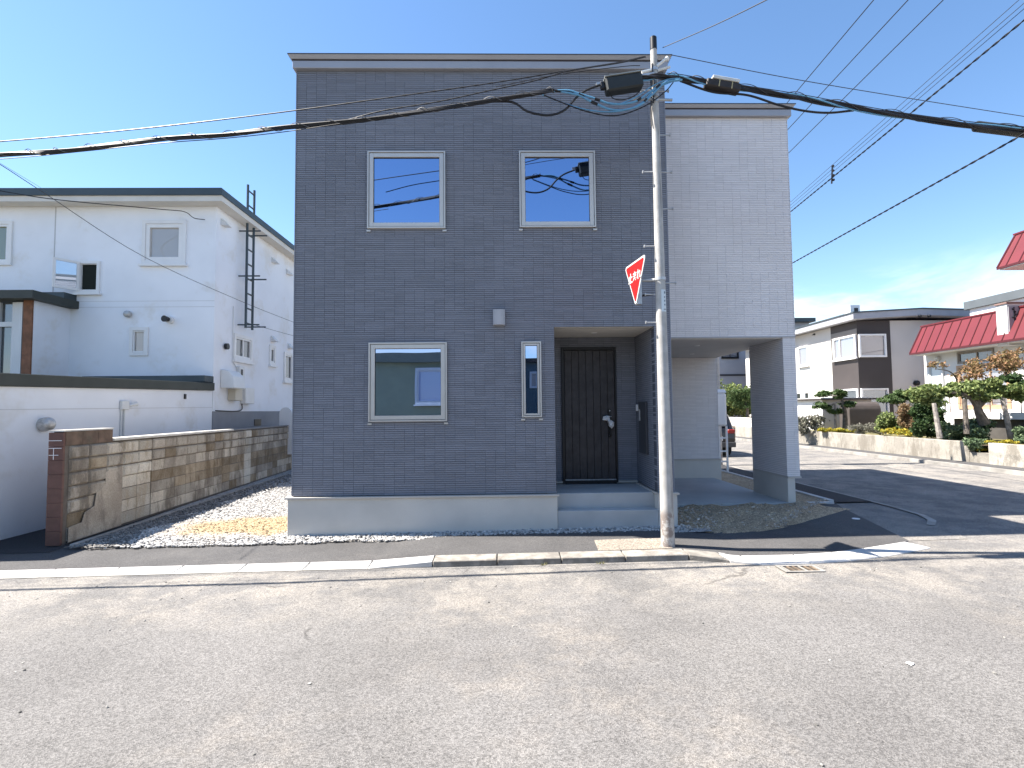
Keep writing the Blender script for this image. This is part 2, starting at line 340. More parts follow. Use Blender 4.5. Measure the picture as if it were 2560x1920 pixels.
stones('gravel', A, lambda q: S*q[:, 0]+.05+.035*np.clip((q[:, 1]-7.5)/.25, 0, 1), .011, .026, GRAVEL, 'white crushed stone covering the strip around the dark house', 'gravel')
B_ = np.concatenate([scatter(2.6, 5.0, 7.5, 8.85, 60, lambda x, y: x < 3.85+(y-7.45)*1.35), scatter(2.6, 3.2, 7.5, 8.5, 300), scatter(3.4, 5.6, 7.5, 9.4, 500, lambda x, y: abs(x-(3.83+(y-7.43)*1.06)) < .09)])
stones('rubble', B_, lambda q: S*q[:, 0]+.09+.09*np.clip((q[:, 1]-7.46)/.9, 0, 1), .006, .022, mat('rubble_stone', (.42, .37, .31), .9, .2, 6, island=.35), 'loose stones scattered over the bare soil before the carport', 'rubble')
# kerbs
KW = mat('new_white_kerb', (.50, .49, .47), .8, .06, 3, .25, 60, objr=.05); KG = mat('old_grey_kerb', (.25, .232, .205), .9, .25, 7, .5, 50, objr=.08, dirt=(.15, .13, .11), dscale=5)
kb = MB(); kb.face([Vector((-70, 6.33, G(-70)+.006)), Vector((2.2, 6.33, G(2.2)+.006)), Vector((2.2, 6.57, G(2.2)+.006)), Vector((-70, 6.57, G(-70)+.006))])
kerb = kb.build('kerb', GUT); kerb['kind'] = 'structure'
def kstone(f0, f1, b0, b1, hf0, hf1, hb0, hb1, m, gap=.006):
    d = (Vector(f1)-Vector(f0)).normalized()*gap
    f0 = Vector(f0)+d; f1 = Vector(f1)-d; b0 = Vector(b0)+d; b1 = Vector(b1)-d
    b = MB(); P = []
    for q, h in ((f0, 0), (f1, 0), (b1, 0), (b0, 0)): P.append(Vector((q.x, q.y, G(q.x)-.02)))
    for q, h in ((f0, hf0), (f1, hf1), (b1, hb1), (b0, hb0)):
        P.append(Vector((q.x, q.y, G(q.x)+h)))
    b.v = [tuple(p) for p in P]; b.f = [(0, 3, 2, 1), (4, 5, 6, 7), (0, 1, 5, 4), (1, 2, 6, 5), (2, 3, 7, 6), (3, 0, 4, 7)]
    return b.build('kerb_stone', m, kerb, bevel=.008)
Lk = .77
x = 2.23
for k in range(4): kstone((x-Lk, 6.33), (x, 6.33), (x-Lk, 6.57), (x, 6.57), .072, .072, .079, .079, KG); x -= Lk
kstone((x-Lk, 6.34), (x, 6.335), (x-Lk, 6.585), (x, 6.57), .014, .072, .034, .079, KW); x -= Lk
while x > -13: kstone((x-Lk, 6.35), (x, 6.345), (x-Lk, 6.585), (x, 6.585), .012, .012, .033, .033, KW); x -= Lk
cf = [(2.23, 6.33), (2.66, 6.19), (2.98, 6.06), (3.55, 6.06), (4.05, 6.12), (4.62, 6.27), (5.38, 6.56)]; cb = [(2.23, 6.57), (2.62, 6.46), (2.86, 6.36), (3.5, 6.345), (4.0, 6.40), (4.5, 6.54), (5.22, 6.79)]
hh = [.072, .035, .014, .013, .013, .013, .013]; hb = [.079, .055, .035, .034, .034, .034, .034]
for i in range(6): kstone(cf[i], cf[i+1], cb[i], cb[i+1], hh[i], hh[i+1], hb[i], hb[i+1], KW if i else KG, .003 if i in (0, 1, 2) else .006)
# side lot border, far kerb
bd = thing('lot_border', 'thin pale concrete edging beside the carport slab', 'edging', (6.0, 9.6, .1))
for k in range(9): MB().box(6.0, 6.1, 9.6+k*.75, 10.34+k*.75, G(6)-.02, G(6)+.075).build('edging_stone', KW, bd, bevel=.006)
for k in range(2): MB().box(5.2+k*.4, 5.59+k*.4, 9.42, 9.52, G(5.5)-.02, G(5.5)+.07).build('edging_stone', KW, bd, bevel=.006)
be = thing('lot_edging', 'narrow grey concrete edging at the foot of the block wall', 'edging', (-6.2, 8, 0))
for k in range(14):
    y = 7.62+k*.6; xx = -6.17-(y-7.7)*.046; MB((xx, y, 0), (-.046, 1, 0), (1, .046, 0)).box(0, .594, 0, .075, G(xx)-.02, G(xx)+.085).build('edging_stone', GUT, be, bevel=.006)
sheet('far_pavement', [(12.7, 10.5), (13.5, 10.5), (13.5, 90), (12.7, 90)], .08, WALK)
fkb = MB(); fkb.box(12.58, 12.7, 10.5, 90, -.05, G(12.7)+.1); o = fkb.build('far_kerb', GUT); o['kind'] = 'structure'
sheet('garden_soil', [(13.5, -3), (60, -3), (60, 60), (13.5, 60)], .58, mat('garden_soil', (.13, .10, .075), .95, .3, 2, .6, 12))
# drain grate
dg = thing('drain_grate', 'rusty iron drain grate sunk in the road beside the kerb', 'drain grate', (3.3, 5.9, .04))
RUSTM = mat('rusty_iron', (.16, .12, .085), .85, .3, 14, .3, 60)
MB((3.1, 5.78, G(3.3)), (1, .03, 0), (0, 1, 0)).ring(0, .42, 0, .005, .002, 0, 0).build('bed', mat('drain_pit', (.02, .018, .015), .9, 0), dg) if False else None
q = MB((3.1, 5.76, G(3.3))); q.box(0, .44, 0, .24, -.01, .004); q.build('pit', mat('drain_dark', (.06, .05, .04), .9, .2, 20), dg)
q = MB((3.1, 5.76, G(3.3))); q.box(0, .44, 0, .03, 0, .014); q.box(0, .44, .21, .24, 0, .014); q.box(0, .03, .03, .21, 0, .014); q.box(.41, .44, .03, .21, 0, .014); q.build('frame', GUT, dg)
for k in range(6): q = MB((3.145+k*.066, 5.79, G(3.3))); q.box(0, .018, 0, .18, .004, .013); q.build('bar', RUSTM if k % 3 else GUT, dg)
# ---------------------------------------------------------------- generic building helpers
def cells(a0, a1, c0, c1, holes):
    A = sorted({a0, a1, *[min(max(h[0], a0), a1) for h in holes], *[min(max(h[1], a0), a1) for h in holes]}); C = sorted({c0, c1, *[min(max(h[2], c0), c1) for h in holes], *[min(max(h[3], c0), c1) for h in holes]})
    for i in range(len(A)-1):
        run = None
        for j in range(len(C)-1):
            ma, mc = (A[i]+A[i+1])/2, (C[j]+C[j+1])/2
            if any(h[0] < ma < h[1] and h[2] < mc < h[3] for h in holes):
                if run: yield (A[i], A[i+1], run[0], run[1]); run = None
            else: run = (run[0], C[j+1]) if run else (C[j], C[j+1])
        if run: yield (A[i], A[i+1], run[0], run[1])
def holewall(mb, a0, a1, b0, b1, c0, c1, holes):
    for a, b2, c, d in cells(a0, a1, c0, c1, holes): mb.box(a, b2, b0, b1, c, d)
    return mb
def tiles(name, parent, m, O, U, NN, a0, a1, c0, c1, holes, pitch=.0323, length=.15, gap=.0042, depth=.006, phase=0):
    O, U, NN = Vector(O), Vector(U).normalized(), Vector(NN).normalized()
    V = []; r = random.Random(hash((round(a0, 2), round(c0, 2), name)) & 0xffff if False else int(abs(a0)*100+abs(c0)*37)); row = 0; z = c0
    nu = int((a1-a0)/length)+2; joints = None
    while z < c1-.004:
        zt = min(z+pitch, c1)
        if row % 5 == 0:
            joints = [a0]+[a0+phase+length*k for k in range(1, nu) if r.random() < .8 and a0+phase+length*k < a1-.02]+[a1]
        zm = (z+zt)/2
        cut = sorted([(h[0], h[1]) for h in holes if h[2] < zm < h[3]])
        for u0, u1 in zip(joints, joints[1:]):
            segs = [(u0, u1)]
            for h0, h1 in cut:
                segs = [s_ for (p0, p1) in segs for s_ in ((p0, min(p1, h0)), (max(p0, h1), p1)) if s_[1]-s_[0] > .006]
            for p0, p1 in segs: V.append((p0+gap*.22, p1-gap*.22, z+gap*.55, zt-gap*.45, depth*r.uniform(.75, 1.15)))
        z = zt; row += 1
    V = np.array(V); n = len(V)
    u = np.stack([V[:, 0], V[:, 1], V[:, 1], V[:, 0]]*2, 1); zz = np.stack([V[:, 2], V[:, 2], V[:, 3], V[:, 3]]*2, 1); nn = np.stack([V[:, 4]*0-.001]*4+[V[:, 4]]*4, 1)
    ch = .0022; u[:, [4, 7]] += ch*.4; u[:, [5, 6]] -= ch*.4; zz[:, [4, 5]] += ch; zz[:, [6, 7]] -= ch
    co = np.array(O)[None, None]+u[..., None]*np.array(U)+nn[..., None]*np.array(NN); co[..., 2] += zz
    F0 = np.array([(4, 5, 6, 7), (0, 1, 5, 4), (1, 2, 6, 5), (2, 3, 7, 6), (3, 0, 4, 7)])
    return npmesh(name, co.reshape(-1, 3), (F0[None]+(np.arange(n)*8)[:, None, None]).reshape(-1, 4), m, parent)
def window(parent, O, U, NN, a0, a1, c0, c1, fm, gm, trim=.05, sash=.05, proud=.03, mull=(), sm=None, sill=False, rec=.02, solid=False):
    if solid: O = Vector(O)+Vector(NN).normalized()*.04
    wb = MB(O, U, NN).ring(a0, a1, c0, c1, trim, -.03, proud); wd = wb.build('window', fm, parent)
    MB(O, U, NN).ring(a0+trim+.004, a1-trim-.004, c0+trim+.004, c1-trim-.004, sash, -.04, proud-rec).build('frame', sm or fm, wd)
    i = trim+.004+sash
    MB(O, U, NN).box(a0+i-.005, a1-i+.005, -.035, -.02, c0+i-.005, c1-i+.005).build('pane', gm, wd)
    for f in mull: MB(O, U, NN).box(a0+i+(a1-a0-2*i)*f-.02, a0+i+(a1-a0-2*i)*f+.02, -.018, proud-rec, c0+i, c1-i).build('mullion', sm or fm, wd)
    if sill: MB(O, U, NN).box(a0-.05, a1+.05, -.01, proud+.05, c0-.06, c0-.004).build('sill', fm, wd)
    return wd
XX, YY = (1, 0, 0), (0, 1, 0)
# ================================================================ new house
HX0, HX1, HY, HB = -3.11, 2.55, 7.8, 15.0
WX1, WY, CBY = 5.12, 8.95, 12.3
SZ, TZ = .615, 7.09
house = thing('new_house', 'new two storey charcoal house with pale grey wing above an open carport', 'house', (0, HY, .1))
W = [(-2.02, -.84, 4.615, 5.81), (.285, 1.45, 4.625, 5.815), (-1.99, -.825, 1.70, 2.88), (.29, .587, 1.745, 2.882)]
PO = (.79, 2.307, 0, 3.10)
hw = MB(); holewall(hw, HX0, HX1, HY+.012, HY+.16, SZ, 7.15, W+[PO]); hw.build('wall', GREYBACK, house)
hw = MB(); hw.box(HX0, HX0+.15, HY+.16, HB, SZ, 7.15); hw.box(HX1-.12, HX1, HY+.16, HB, SZ, 7.15); hw.box(HX0+.15, HX1-.12, HB-.15, HB, SZ, 7.15); hw.build('side_wall', GREYBACK, house)
tiles('siding', house, GREYTILE, (0, HY+.012, 0), XX, (0, -1, 0), HX0, HX1, SZ, TZ+.01, W+[PO])
tiles('siding', house, GREYTILE, (HX0, 0, 0), YY, (-1, 0, 0), HY+.012, HB, SZ, TZ, [], pitch=.0646, length=.45)
tiles('siding', house, GREYTILE, (HX1, 0, 0), YY, (1, 0, 0), HY+.012, 8.93, SZ, TZ, [])
tiles('siding', house, GREYTILE, (HX1, 0, 0), YY, (1, 0, 0), 8.93, CBY, SZ, 3.08, [])
for xx in (HX0-.001, HX1-.001): MB().box(xx-.006, xx+.008, HY-.002, HY+.02, SZ, TZ).build('corner_trim', GREYTILE, house)
fo = MB(); fo.box(HX0-.045, .80, HY-.045, HB+.02, 0, SZ-.035); fo.box(2.30, HX1+.03, HY-.045, HB, 0, SZ-.035); fo.build('foundation', CONC, house, bevel=.006)
cp = MB(); cp.box(HX0-.075, .825, HY-.075, HY+.03, SZ-.033, SZ-.008); cp.box(2.295, HX1+.055, HY-.075, HY+.03, SZ-.033, SZ-.008); cp.box(HX0-.075, HX0+.02, HY+.03, HB, SZ-.033, SZ-.008); cp.box(HX1-.02, HX1+.05, HY+.03, CBY, SZ-.033, SZ-.008)
cp.box(.825, 2.295, 8.93, 9.0, SZ-.012, SZ+.02) ; cp.box(2.27, 2.306, HY+.03, 8.93, SZ-.033, SZ-.008); cp.build('drip_cap', CAPM, house)
def fascia(x0, x1, y0, y1, z0, z1, zt, skipR=False):
    f = MB(); f.box(x0-.045, x1+.045, y0-.06, y1, z0, z1); f.build('fascia', FASCIA, house, bevel=.006)
    f = MB(); f.box(x0-.052, x1+.052, y0-.068, y1, z1+.002, z1+.010); f.build('fascia_groove', mat('brown_groove', (.06, .045, .045), .6, 0), house)
    f = MB(); i = 0
    pts = [(x0-.06, y0-.08), (x1+.06, y0-.08), (x1+.06, y1), (x0-.06, y1)]; pt2 = [(x0-.095, y0-.115), (x1+.095, y0-.115), (x1+.095, y1), (x0-.095, y1)]
    f.v = [(a, b, z1+.013) for a, b in pts]+[(a, b, zt) for a, b in pt2]; f.f = [(0, 3, 2, 1), (4, 5, 6, 7), (0, 1, 5, 4), (1, 2, 6, 5), (2, 3, 7, 6), (3, 0, 4, 7)]; f.build('fascia_cap', FASCIA, house)
    MB().box(x0-.1, x1+.1, y0-.12, y1, zt+.001, zt+.014).build('roof', mat('dark_roof_sheet', (.07, .07, .075), .5, .1, metal=.3), house)
fascia(HX0, HX1, HY, HB, TZ, 7.208, 7.27)
fascia(HX1+.125, WX1, WY, HB, 7.015, 7.135, 7.197)
# windows
for k, h in enumerate(W):
    tr = .022; wd = MB((0, HY, 0), XX, (0, -1, 0)).ring(h[0], h[1], h[2], h[3], tr, -.06, .034).build('window', SILVER, house, bevel=.002)
    MB((0, HY, 0), XX, (0, -1, 0)).ring(h[0]+tr, h[1]-tr, h[2]+tr, h[3]-tr, .006, -.05, .008).build('gasket', DARKLINE, wd)
    sw_ = .062 if k < 3 else .03; i = tr+.006
    MB((0, HY, 0), XX, (0, -1, 0)).ring(h[0]+i, h[1]-i, h[2]+i, h[3]-i, sw_, -.05, .022).build('frame', SILVER, wd, bevel=.003)
    i += sw_; MB((0, HY, 0), XX, (0, -1, 0)).ring(h[0]+i, h[1]-i, h[2]+i, h[3]-i, .005, -.04, -.002).build('glazing_bead', DARKLINE, wd)
    MB((0, HY, 0), XX, (0, -1, 0)).box(h[0]+i+.004, h[1]-i-.004, -.02, -.012, h[2]+i+.004, h[3]-i-.004).build('pane', GLASS, wd)
    for xx in (h[0]-.012, h[1]-.045): MB((0, HY, 0), XX, (0, -1, 0)).box(xx, xx+.06, 0, .016, h[2]-.045, h[2]-.02).build('drain_cap', SILVER, wd)
# vent hood
v = MB((0, HY, 0), XX, (0, -1, 0)); n = 8
for k in range(n): a0, a1 = math.pi*k/n, math.pi*(k+1)/n; v.box(-.04-.095*math.cos(a0)*.95, -.04-.095*math.cos(a1)*.95, 0, .05+.05*math.sin((a0+a1)/2), 3.13, 3.36)
v.build('vent_hood', mat('grey_vent', (.42, .42, .44), .5, .05), house)
# porch
PY = WY
MB().box(.79, 2.307, HY+.13, PY+.2, 3.101, 3.2).build('porch_soffit', SOFFIT, house)
MB().box(.80, 2.30, HY+.02, HY+.13, 3.098, 3.11).build('soffit_trim', SOFFIT, house)
D = (1.022, 1.964, .61, 2.925)
pw = MB(); holewall(pw, .6, 2.4, PY+.012, PY+.15, SZ, 3.12, [(D[0], D[1], 0, D[3])]); pw.build('porch_wall', GREYBACK, house)
tiles('siding', house, GREYTILE, (0, PY+.012, 0), XX, (0, -1, 0), .79, 2.307, SZ+.02, 3.10, [(D[0], D[1], 0, D[3])], phase=.07)
for a_, b_ in ((2.313, 2.42), (.68, .784)): MB().box(a_, b_, HY+.162, PY+.012, SZ, 3.12).build('porch_side_wall', GREYBACK, house)
tiles('siding', house, GREYTILE, (2.313, 0, 0), YY, (-1, 0, 0), HY+.012, PY, SZ+.0, 3.10, [])
tiles('siding', house, GREYTILE, (.784, 0, 0), YY, (1, 0, 0), HY+.012, PY, SZ+.0, 3.10, [])
MB().box(.80, 2.30, HY+.17, PY+.15, .2, .585).build('porch_floor', CONC2, house, bevel=.006)
MB().box(.803, 2.297, HY-.04, HY+.168, .0, .362).build('porch_step', CONC2, house, bevel=.006)
dl = MB(); dl.tube([(1.5, 8.4, 3.094), (1.5, 8.4, 3.1)], .05, 14); dl.build('downlight', WHITEP, house)
door = MB((0, PY, 0), XX, (0, -1, 0)).box(D[0]+.045, D[1]-.03, -.05, -.012, D[2]+.05, D[3]-.05).build('door', DARKLINE, house)
MB((0, PY, 0), XX, (0, -1, 0)).box(D[0], D[0]+.04, -.06, .03, D[2], D[3]).box(D[1]-.028, D[1], -.06, .03, D[2], D[3]).box(D[0]+.04, D[1]-.028, -.06, .03, D[3]-.045, D[3]).box(D[0]+.04, D[1]-.028, -.06, .035, D[2]-.02, D[2]+.035).build('frame', BLACKM, door)
MB((0, PY, 0), XX, (0, -1, 0)).box(D[0]+.045, D[1]-.03, -.02, .02, D[2]+.038, D[2]+.055).build('threshold', STEEL, door)
pwid = (D[1]-.03-D[0]-.05)/7
for k in range(7):
    a = D[0]+.05+k*pwid; MB((0, PY, 0), XX, (0, -1, 0)).box(a+.003, a+pwid-.003, -.012, .004+.001*(k % 2), D[2]+.06, D[3]-.052).build('plank', DOORM, door, bevel=.002)
hx = D[1]-.125
MB((0, PY, 0), XX, (0, -1, 0)).box(hx-.022, hx+.022, .006, .02, 1.35, 1.86).build('handle_plate', BLACKM, door)
MB((0, PY, 0), XX, (0, -1, 0)).tube([Vector((hx, PY-.02, 1.75)), Vector((hx, PY-.07, 1.72)), Vector((hx, PY-.07, 1.42)), Vector((hx, PY-.02, 1.39))], .012, 8).build('handle', BLACKM, door)
for zz in (1.83, 1.40): MB().tube([(hx, PY-.018, zz), (hx, PY-.028, zz)], .012, 10).build('lock', STEEL, door)
PLW = mat('clear_plastic_wrap', (.62, .62, .62), .35, .12, 30, .8, 40)
for c_, r_, nm in (((hx-.06, PY-.06, 1.70), (.075, .03, .06), 0), ((hx+.015, PY-.07, 1.60), (.06, .035, .075), 1), ((hx-.02, PY-.07, 1.65), (.035, .03, .04), 2)):
    Vv = IV*np.array(r_)*(1+rng.uniform(-.25, .25, (12, 1)))+np.array(c_); npmesh('handle_wrap', Vv, IF, PLW, door, kind=None, smooth=False)
# intercom, parcel box on porch side wall
MB((2.306, 0, 0), YY, (-1, 0, 0)).box(8.25, 8.69, 0, .035, 1.13, 1.97).build('parcel_box', mat('dark_grey_panel', (.045, .048, .055), .4, .05), house, bevel=.005)
MB((2.306, 0, 0), YY, (-1, 0, 0)).box(8.56, 8.62, .036, .05, 1.66, 1.85).build('intercom', STEEL, house, bevel=.004)
MB((2.306, 0, 0), YY, (-1, 0, 0)).box(8.79, 8.84, .002, .04, 1.82, 1.93).build('door_lamp', WHITEP, house, bevel=.004)
# wing
wm = MB(); wm.box(HX1+.003, WX1-.007, WY+.012, WY+.15, 3.09, 7.04); wm.box(WX1-.15, WX1-.006, WY+.15, HB, 3.09, 7.04); wm.box(HX1+.003, WX1-.15, HB-.15, HB, SZ, 7.04); wm.build('wing_wall', WHITEBACK, house)
tiles('wing_siding', house, WHITETILE, (0, WY+.012, 0), XX, (0, -1, 0), HX1+.01, WX1, 3.095, 7.02, [], phase=.03)
tiles('wing_siding', house, WHITETILE, (WX1-.006, 0, 0), YY, (1, 0, 0), WY, HB, 3.095, 7.02, [], pitch=.0646, length=.45)
MB().box(HX1+.01, WX1-.01, WY+.03, CBY+.1, 3.06, 3.088).build('carport_soffit', mat('carport_board', (.55, .53, .51), .7, .03), house)
MB().box(HX1+.01, WX1, WY-.005, WY+.03, 3.075, 3.094).build('soffit_edge', WHITEBACK, house)
for xx, yy in ((3.75, 9.9), (4.2, 11.4)): MB().tube([(xx, yy, 3.052), (xx, yy, 3.06)], .05, 14).build('downlight', WHITEP, house)
bw = MB(); bw.box(HX1+.003, WX1-.007, CBY+.012, CBY+.15, SZ+.05, 3.06); bw.box(WX1-.15, WX1-.007, CBY+.15, HB, SZ+.05, 3.09); bw.build('carport_wall', WHITEBACK, house)
tiles('wing_siding', house, WHITETILE, (0, CBY+.012, 0), XX, (0, -1, 0), HX1+.01, WX1, SZ+.055, 3.058, [], phase=.09)
tiles('wing_siding', house, WHITETILE, (WX1-.006, 0, 0), YY, (1, 0, 0), CBY, HB, SZ+.055, 3.09, [], pitch=.0646, length=.45)
fb = MB(); fb.box(HX1+.01, WX1+.02, CBY-.03, HB, 0, SZ+.02); fb.build('carport_foundation', CONC, house, bevel=.005)
MB().box(HX1+.05, WX1+.035, CBY-.045, CBY+.05, SZ+.022, SZ+.05).build('drip_cap', CAPM, house)
P0, P1, PB = 4.895, 5.12, 10.2
pc = MB(); pc.box(P0+.007, P1-.007, WY+.012, PB-.006, SZ+.05, 3.06); pc.build('pillar', WHITEBACK, house)
tiles('wing_siding', house, WHITETILE, (0, WY+.012, 0), XX, (0, -1, 0), P0, P1, SZ+.055, 3.094, [])
tiles('wing_siding', house, WHITETILE, (P0+.007, 0, 0), YY, (-1, 0, 0), WY+.005, PB, SZ+.055, 3.058, [])
tiles('wing_siding', house, WHITETILE, (P1-.007, 0, 0), YY, (1, 0, 0), WY+.005, PB, SZ+.055, 3.094, [])
tiles('wing_siding', house, WHITETILE, (0, PB-.006, 0), XX, (0, 1, 0), P0, P1, SZ+.055, 3.058, [])
MB().box(P0+.003, P1+.012, WY-.012, PB+.01, SZ+.025, SZ+.052).build('drip_cap', CAPM, house)
MB().box(P0+.004, P1-.09, WY+.01, PB, 0, SZ+.024).build('pillar_foundation', CONC, house, bevel=.004)
MB().box(HX1+.04, 4.96, WY+.005, CBY-.03, 0, .222).build('carport_slab', CONC2, house, bevel=.006)
# ================================================================ left: white neighbour house, garage, block wall
WHW = mat('white_stucco', (.84, .855, .88), .85, .035, .8, .15, 30, dirt=(.73, .71, .67), dscale=.9)
TEAL = mat('dark_slate_metal', (.055, .075, .085), .5, .12, 1, metal=.2); DGREEN = mat('dark_olive_fascia', (.045, .050, .042), .6, .1)
EAVE = mat('cream_eave', (.68, .645, .58), .8, .04); WFR = mat('white_window_frame', (.80, .79, .77), .5, .03)
NX, NY = -7.7, 14.0
nh = thing('white_neighbour_house', 'white two storey stucco house with slate edged flat roof and ladder', 'house', (-12, NY, 0))
wins = [(-9.64, -8.48, 5.86, 7.05), (-11.32, -10.74, 5.09, 5.95), (-14.2, -13.08, 5.85, 7.05), (-9.91, -9.42, 3.40, 4.16)]
swins = [(15.0, 16.1, 3.38, 4.15), (17.3, 17.75, 3.43, 4.1), (18.45, 19.2, 2.95, 4.0)]
q = MB(); holewall(q, -22, NX, NY, NY+.2, 1.9, 7.6, wins); q.build('wall', WHW, nh)
q = MB((NX-.2, 0, 0), YY, XX); holewall(q, NY+.2, 23, 0, .2, 1.9, 7.6, swins); q.build('side_wall', WHW, nh)
MB().box(-22, NX+.015, NY-.015, 23, -.3, 1.9).build('foundation', mat('grey_foundation_paint', (.26, .265, .28), .8, .05), nh)
MB().box(-22, -7.36, 13.62, 23.3, 7.44, 7.59).build('eave', EAVE, nh)
MB().box(-22, -7.33, 13.58, 23.35, 7.592, 7.75).build('roof_edge', TEAL, nh)
MB().box(-22, -7.36, 13.6, 23.35, 7.752, 7.79).build('roof', TEAL, nh)
MB().box(-11.99, -11.965, NY-.006, NY, 4.9, 7.44).build('joint_strip', mat('joint_grey', (.5, .5, .5), .8, 0), nh)
for zz in (4.70, 4.86): MB().box(-11.4, NX, NY-.004, NY, zz, zz+.012).build('joint_strip', mat('joint_pale', (.62, .62, .62), .8, 0), nh)
FY = (0, -1, 0)
window(nh, (0, NY, 0), XX, FY, *wins[0], WFR, BLINDGLASS, .09, .10, .05, sill=True)
window(nh, (0, NY, 0), XX, FY, *wins[2], WFR, paneglass('window_green_curtain', (.16, .17, .07), .1), .09, .06, .05)
window(nh, (0, NY, 0), XX, FY, *wins[3], WFR, BLINDGLASS, .09, .03, .04)
wd = window(nh, (0, NY, 0), XX, FY, *wins[1], WFR, mat('dark_room', (.012, .016, .012), .9, 0), .07, .015, .05, sill=True)
cs = MB((wins[1][0]+.06, NY-.05, 0), (-.55, -.84, 0), (-.84, .55, 0)); cs.ring(0, .56, 5.14, 5.92, .06, -.02, .02); cs.build('open_casement', WFR, wd)
MB((wins[1][0]+.06, NY-.05, 0), (-.55, -.84, 0), (-.84, .55, 0)).box(.06, .5, -.004, .004, 5.2, 5.86).build('casement_pane', paneglass('clear_pane', (.35, .4, .42), .4), wd)
for h in swins: window(nh, (NX, 0, 0), YY, XX, *h, WFR, DARKGLASS, .09, .05, .04, mull=((.5,) if h[0] < 16 else ()), sill=True)
SVENT = mat('silver_vent', (.50, .49, .47), .4, .15, 20, metal=.4); PVC = mat('white_plastic', (.72, .72, .70), .5, .04)
def hoodvent(par, c, axis, r, m):
    b = MB(); c = Vector(c); ax = Vector(axis); b.tube([c, c+ax*r*.9], r, 14); b.dome(c+ax*r*.9, r, ax, 14, 5, sq=.6); return b.build('vent_hood', m, par, smooth=True)
hoodvent(nh, (-9.96, NY, 4.51), FY, .09, SVENT)
b = MB(); b.tube([(-8.85, NY, 4.35), (-8.85, NY-.1, 4.35)], .10, 14); b.build('vent_pipe', WFR, nh, smooth=True); MB().tube([(-8.86, NY-.1, 4.35), (-8.88, NY-.24, 4.35)], [.06, .085], 12).build('vent_mouth', BLACKM, nh, smooth=True)
for y_, z_ in ((14.35, 7.12), (17.5, 6.98), (18.7, 6.9), (17.55, 4.33), (18.9, 4.25)):
    MB().poly([Vector((NX, y_-.13, z_-.1)), Vector((NX, y_-.13, z_+.1)), Vector((NX+.1, y_-.13, z_-.02)), Vector((NX+.18, y_-.13, z_-.1))], (0, .26, 0)).build('weather_hood', PVC, nh)
MB().poly([Vector((NX, 14.35, 2.53)), Vector((NX, 14.35, 3.05)), Vector((NX+.2, 14.35, 3.02)), Vector((NX+.34, 14.35, 2.86)), Vector((NX+.4, 14.35, 2.53))], (0, .62, 0)).build('flue_hood', PVC, nh, bevel=.02)
MB().box(NX, NX+.22, 14.75, 15.15, 2.2, 2.55).build('meter_box', mat('beige_box', (.55, .50, .40), .5, .05), nh, bevel=.015)
MB().box(NX, NX+.16, 15.45, 16.0, 2.12, 2.6).build('meter_box', PVC, nh, bevel=.01)
MB().box(NX, NX+.10, 15.2, 15.5, 2.55, 3.2).build('meter_box', PVC, nh, bevel=.01)
MB().box(NX+.101, NX+.11, 15.25, 15.36, 2.58, 2.74).build('meter_window', BLACKM, nh); MB().box(NX+.101, NX+.11, 15.27, 15.37, 2.95, 3.12).build('meter_window', BLACKM, nh)
b = MB(); b.tube([(NX+.02, 14.55, 3.7), (NX+.1, 14.55, 3.7)], .085, 12); b.build('round_vent', BLACKM, nh)
MB().tube(smooth_path([(NX+.02, 14.95, 4.9), (NX+.03, 14.95, 3.5), (NX+.03, 15.1, 3.2), (NX+.04, 15.35, 3.1)]), .012, 6).build('conduit', PVC, nh)
MB().tube(smooth_path([(NX+.03, 15.5, 2.12), (NX+.05, 15.45, 1.95), (NX+.03, 15.1, 1.9), (NX+.03, 14.1, 1.92)]), .015, 6).build('conduit', BLACKM, nh)
MB().box(NX+.016, NX+.03, 16.3, 16.75, 1.45, 1.65).build('floor_vent', BLACKM, nh)
MB().box(NX-.02, NX+.04, 18.62, 18.75, 0, 1.95).build('downpipe', PVC, nh)
lad = MB(); lx = NX+.22
lad.tube([(lx, 15.26, 4.33), (lx, 15.26, 8.6)], .035, 6); ladder = lad.build('ladder', TEAL, nh)
MB().tube([(lx, 15.66, 4.33), (lx, 15.66, 8.6)], .035, 6).build('rail', TEAL, ladder)
for k in range(10): MB().tube([(lx, 15.26, 4.48+k*.44), (lx, 15.66, 4.48+k*.44)], .024, 6).build('rung', TEAL, ladder)
for zz in (4.42, 5.86, 7.2):
    for yy in (15.24, 15.66): MB().tube([(NX, yy, zz), (NX+.62, yy, zz)], .022, 6).build('bracket', TEAL, ladder)
an = MB(); an.tube([(-8.3, 22, 7.7), (-8.3, 22, 8.5)], .02, 6); an.tube([(-8.6, 22, 8.35), (-8.0, 21.8, 8.2)], .012, 6); an.tube([(-8.5, 21.8, 8.55), (-8.45, 22.2, 8.15)], .012, 5); an.tube([(-8.2, 21.7, 8.45), (-8.15, 22.1, 8.05)], .012, 5); an.build('aerial', STEEL, nh)
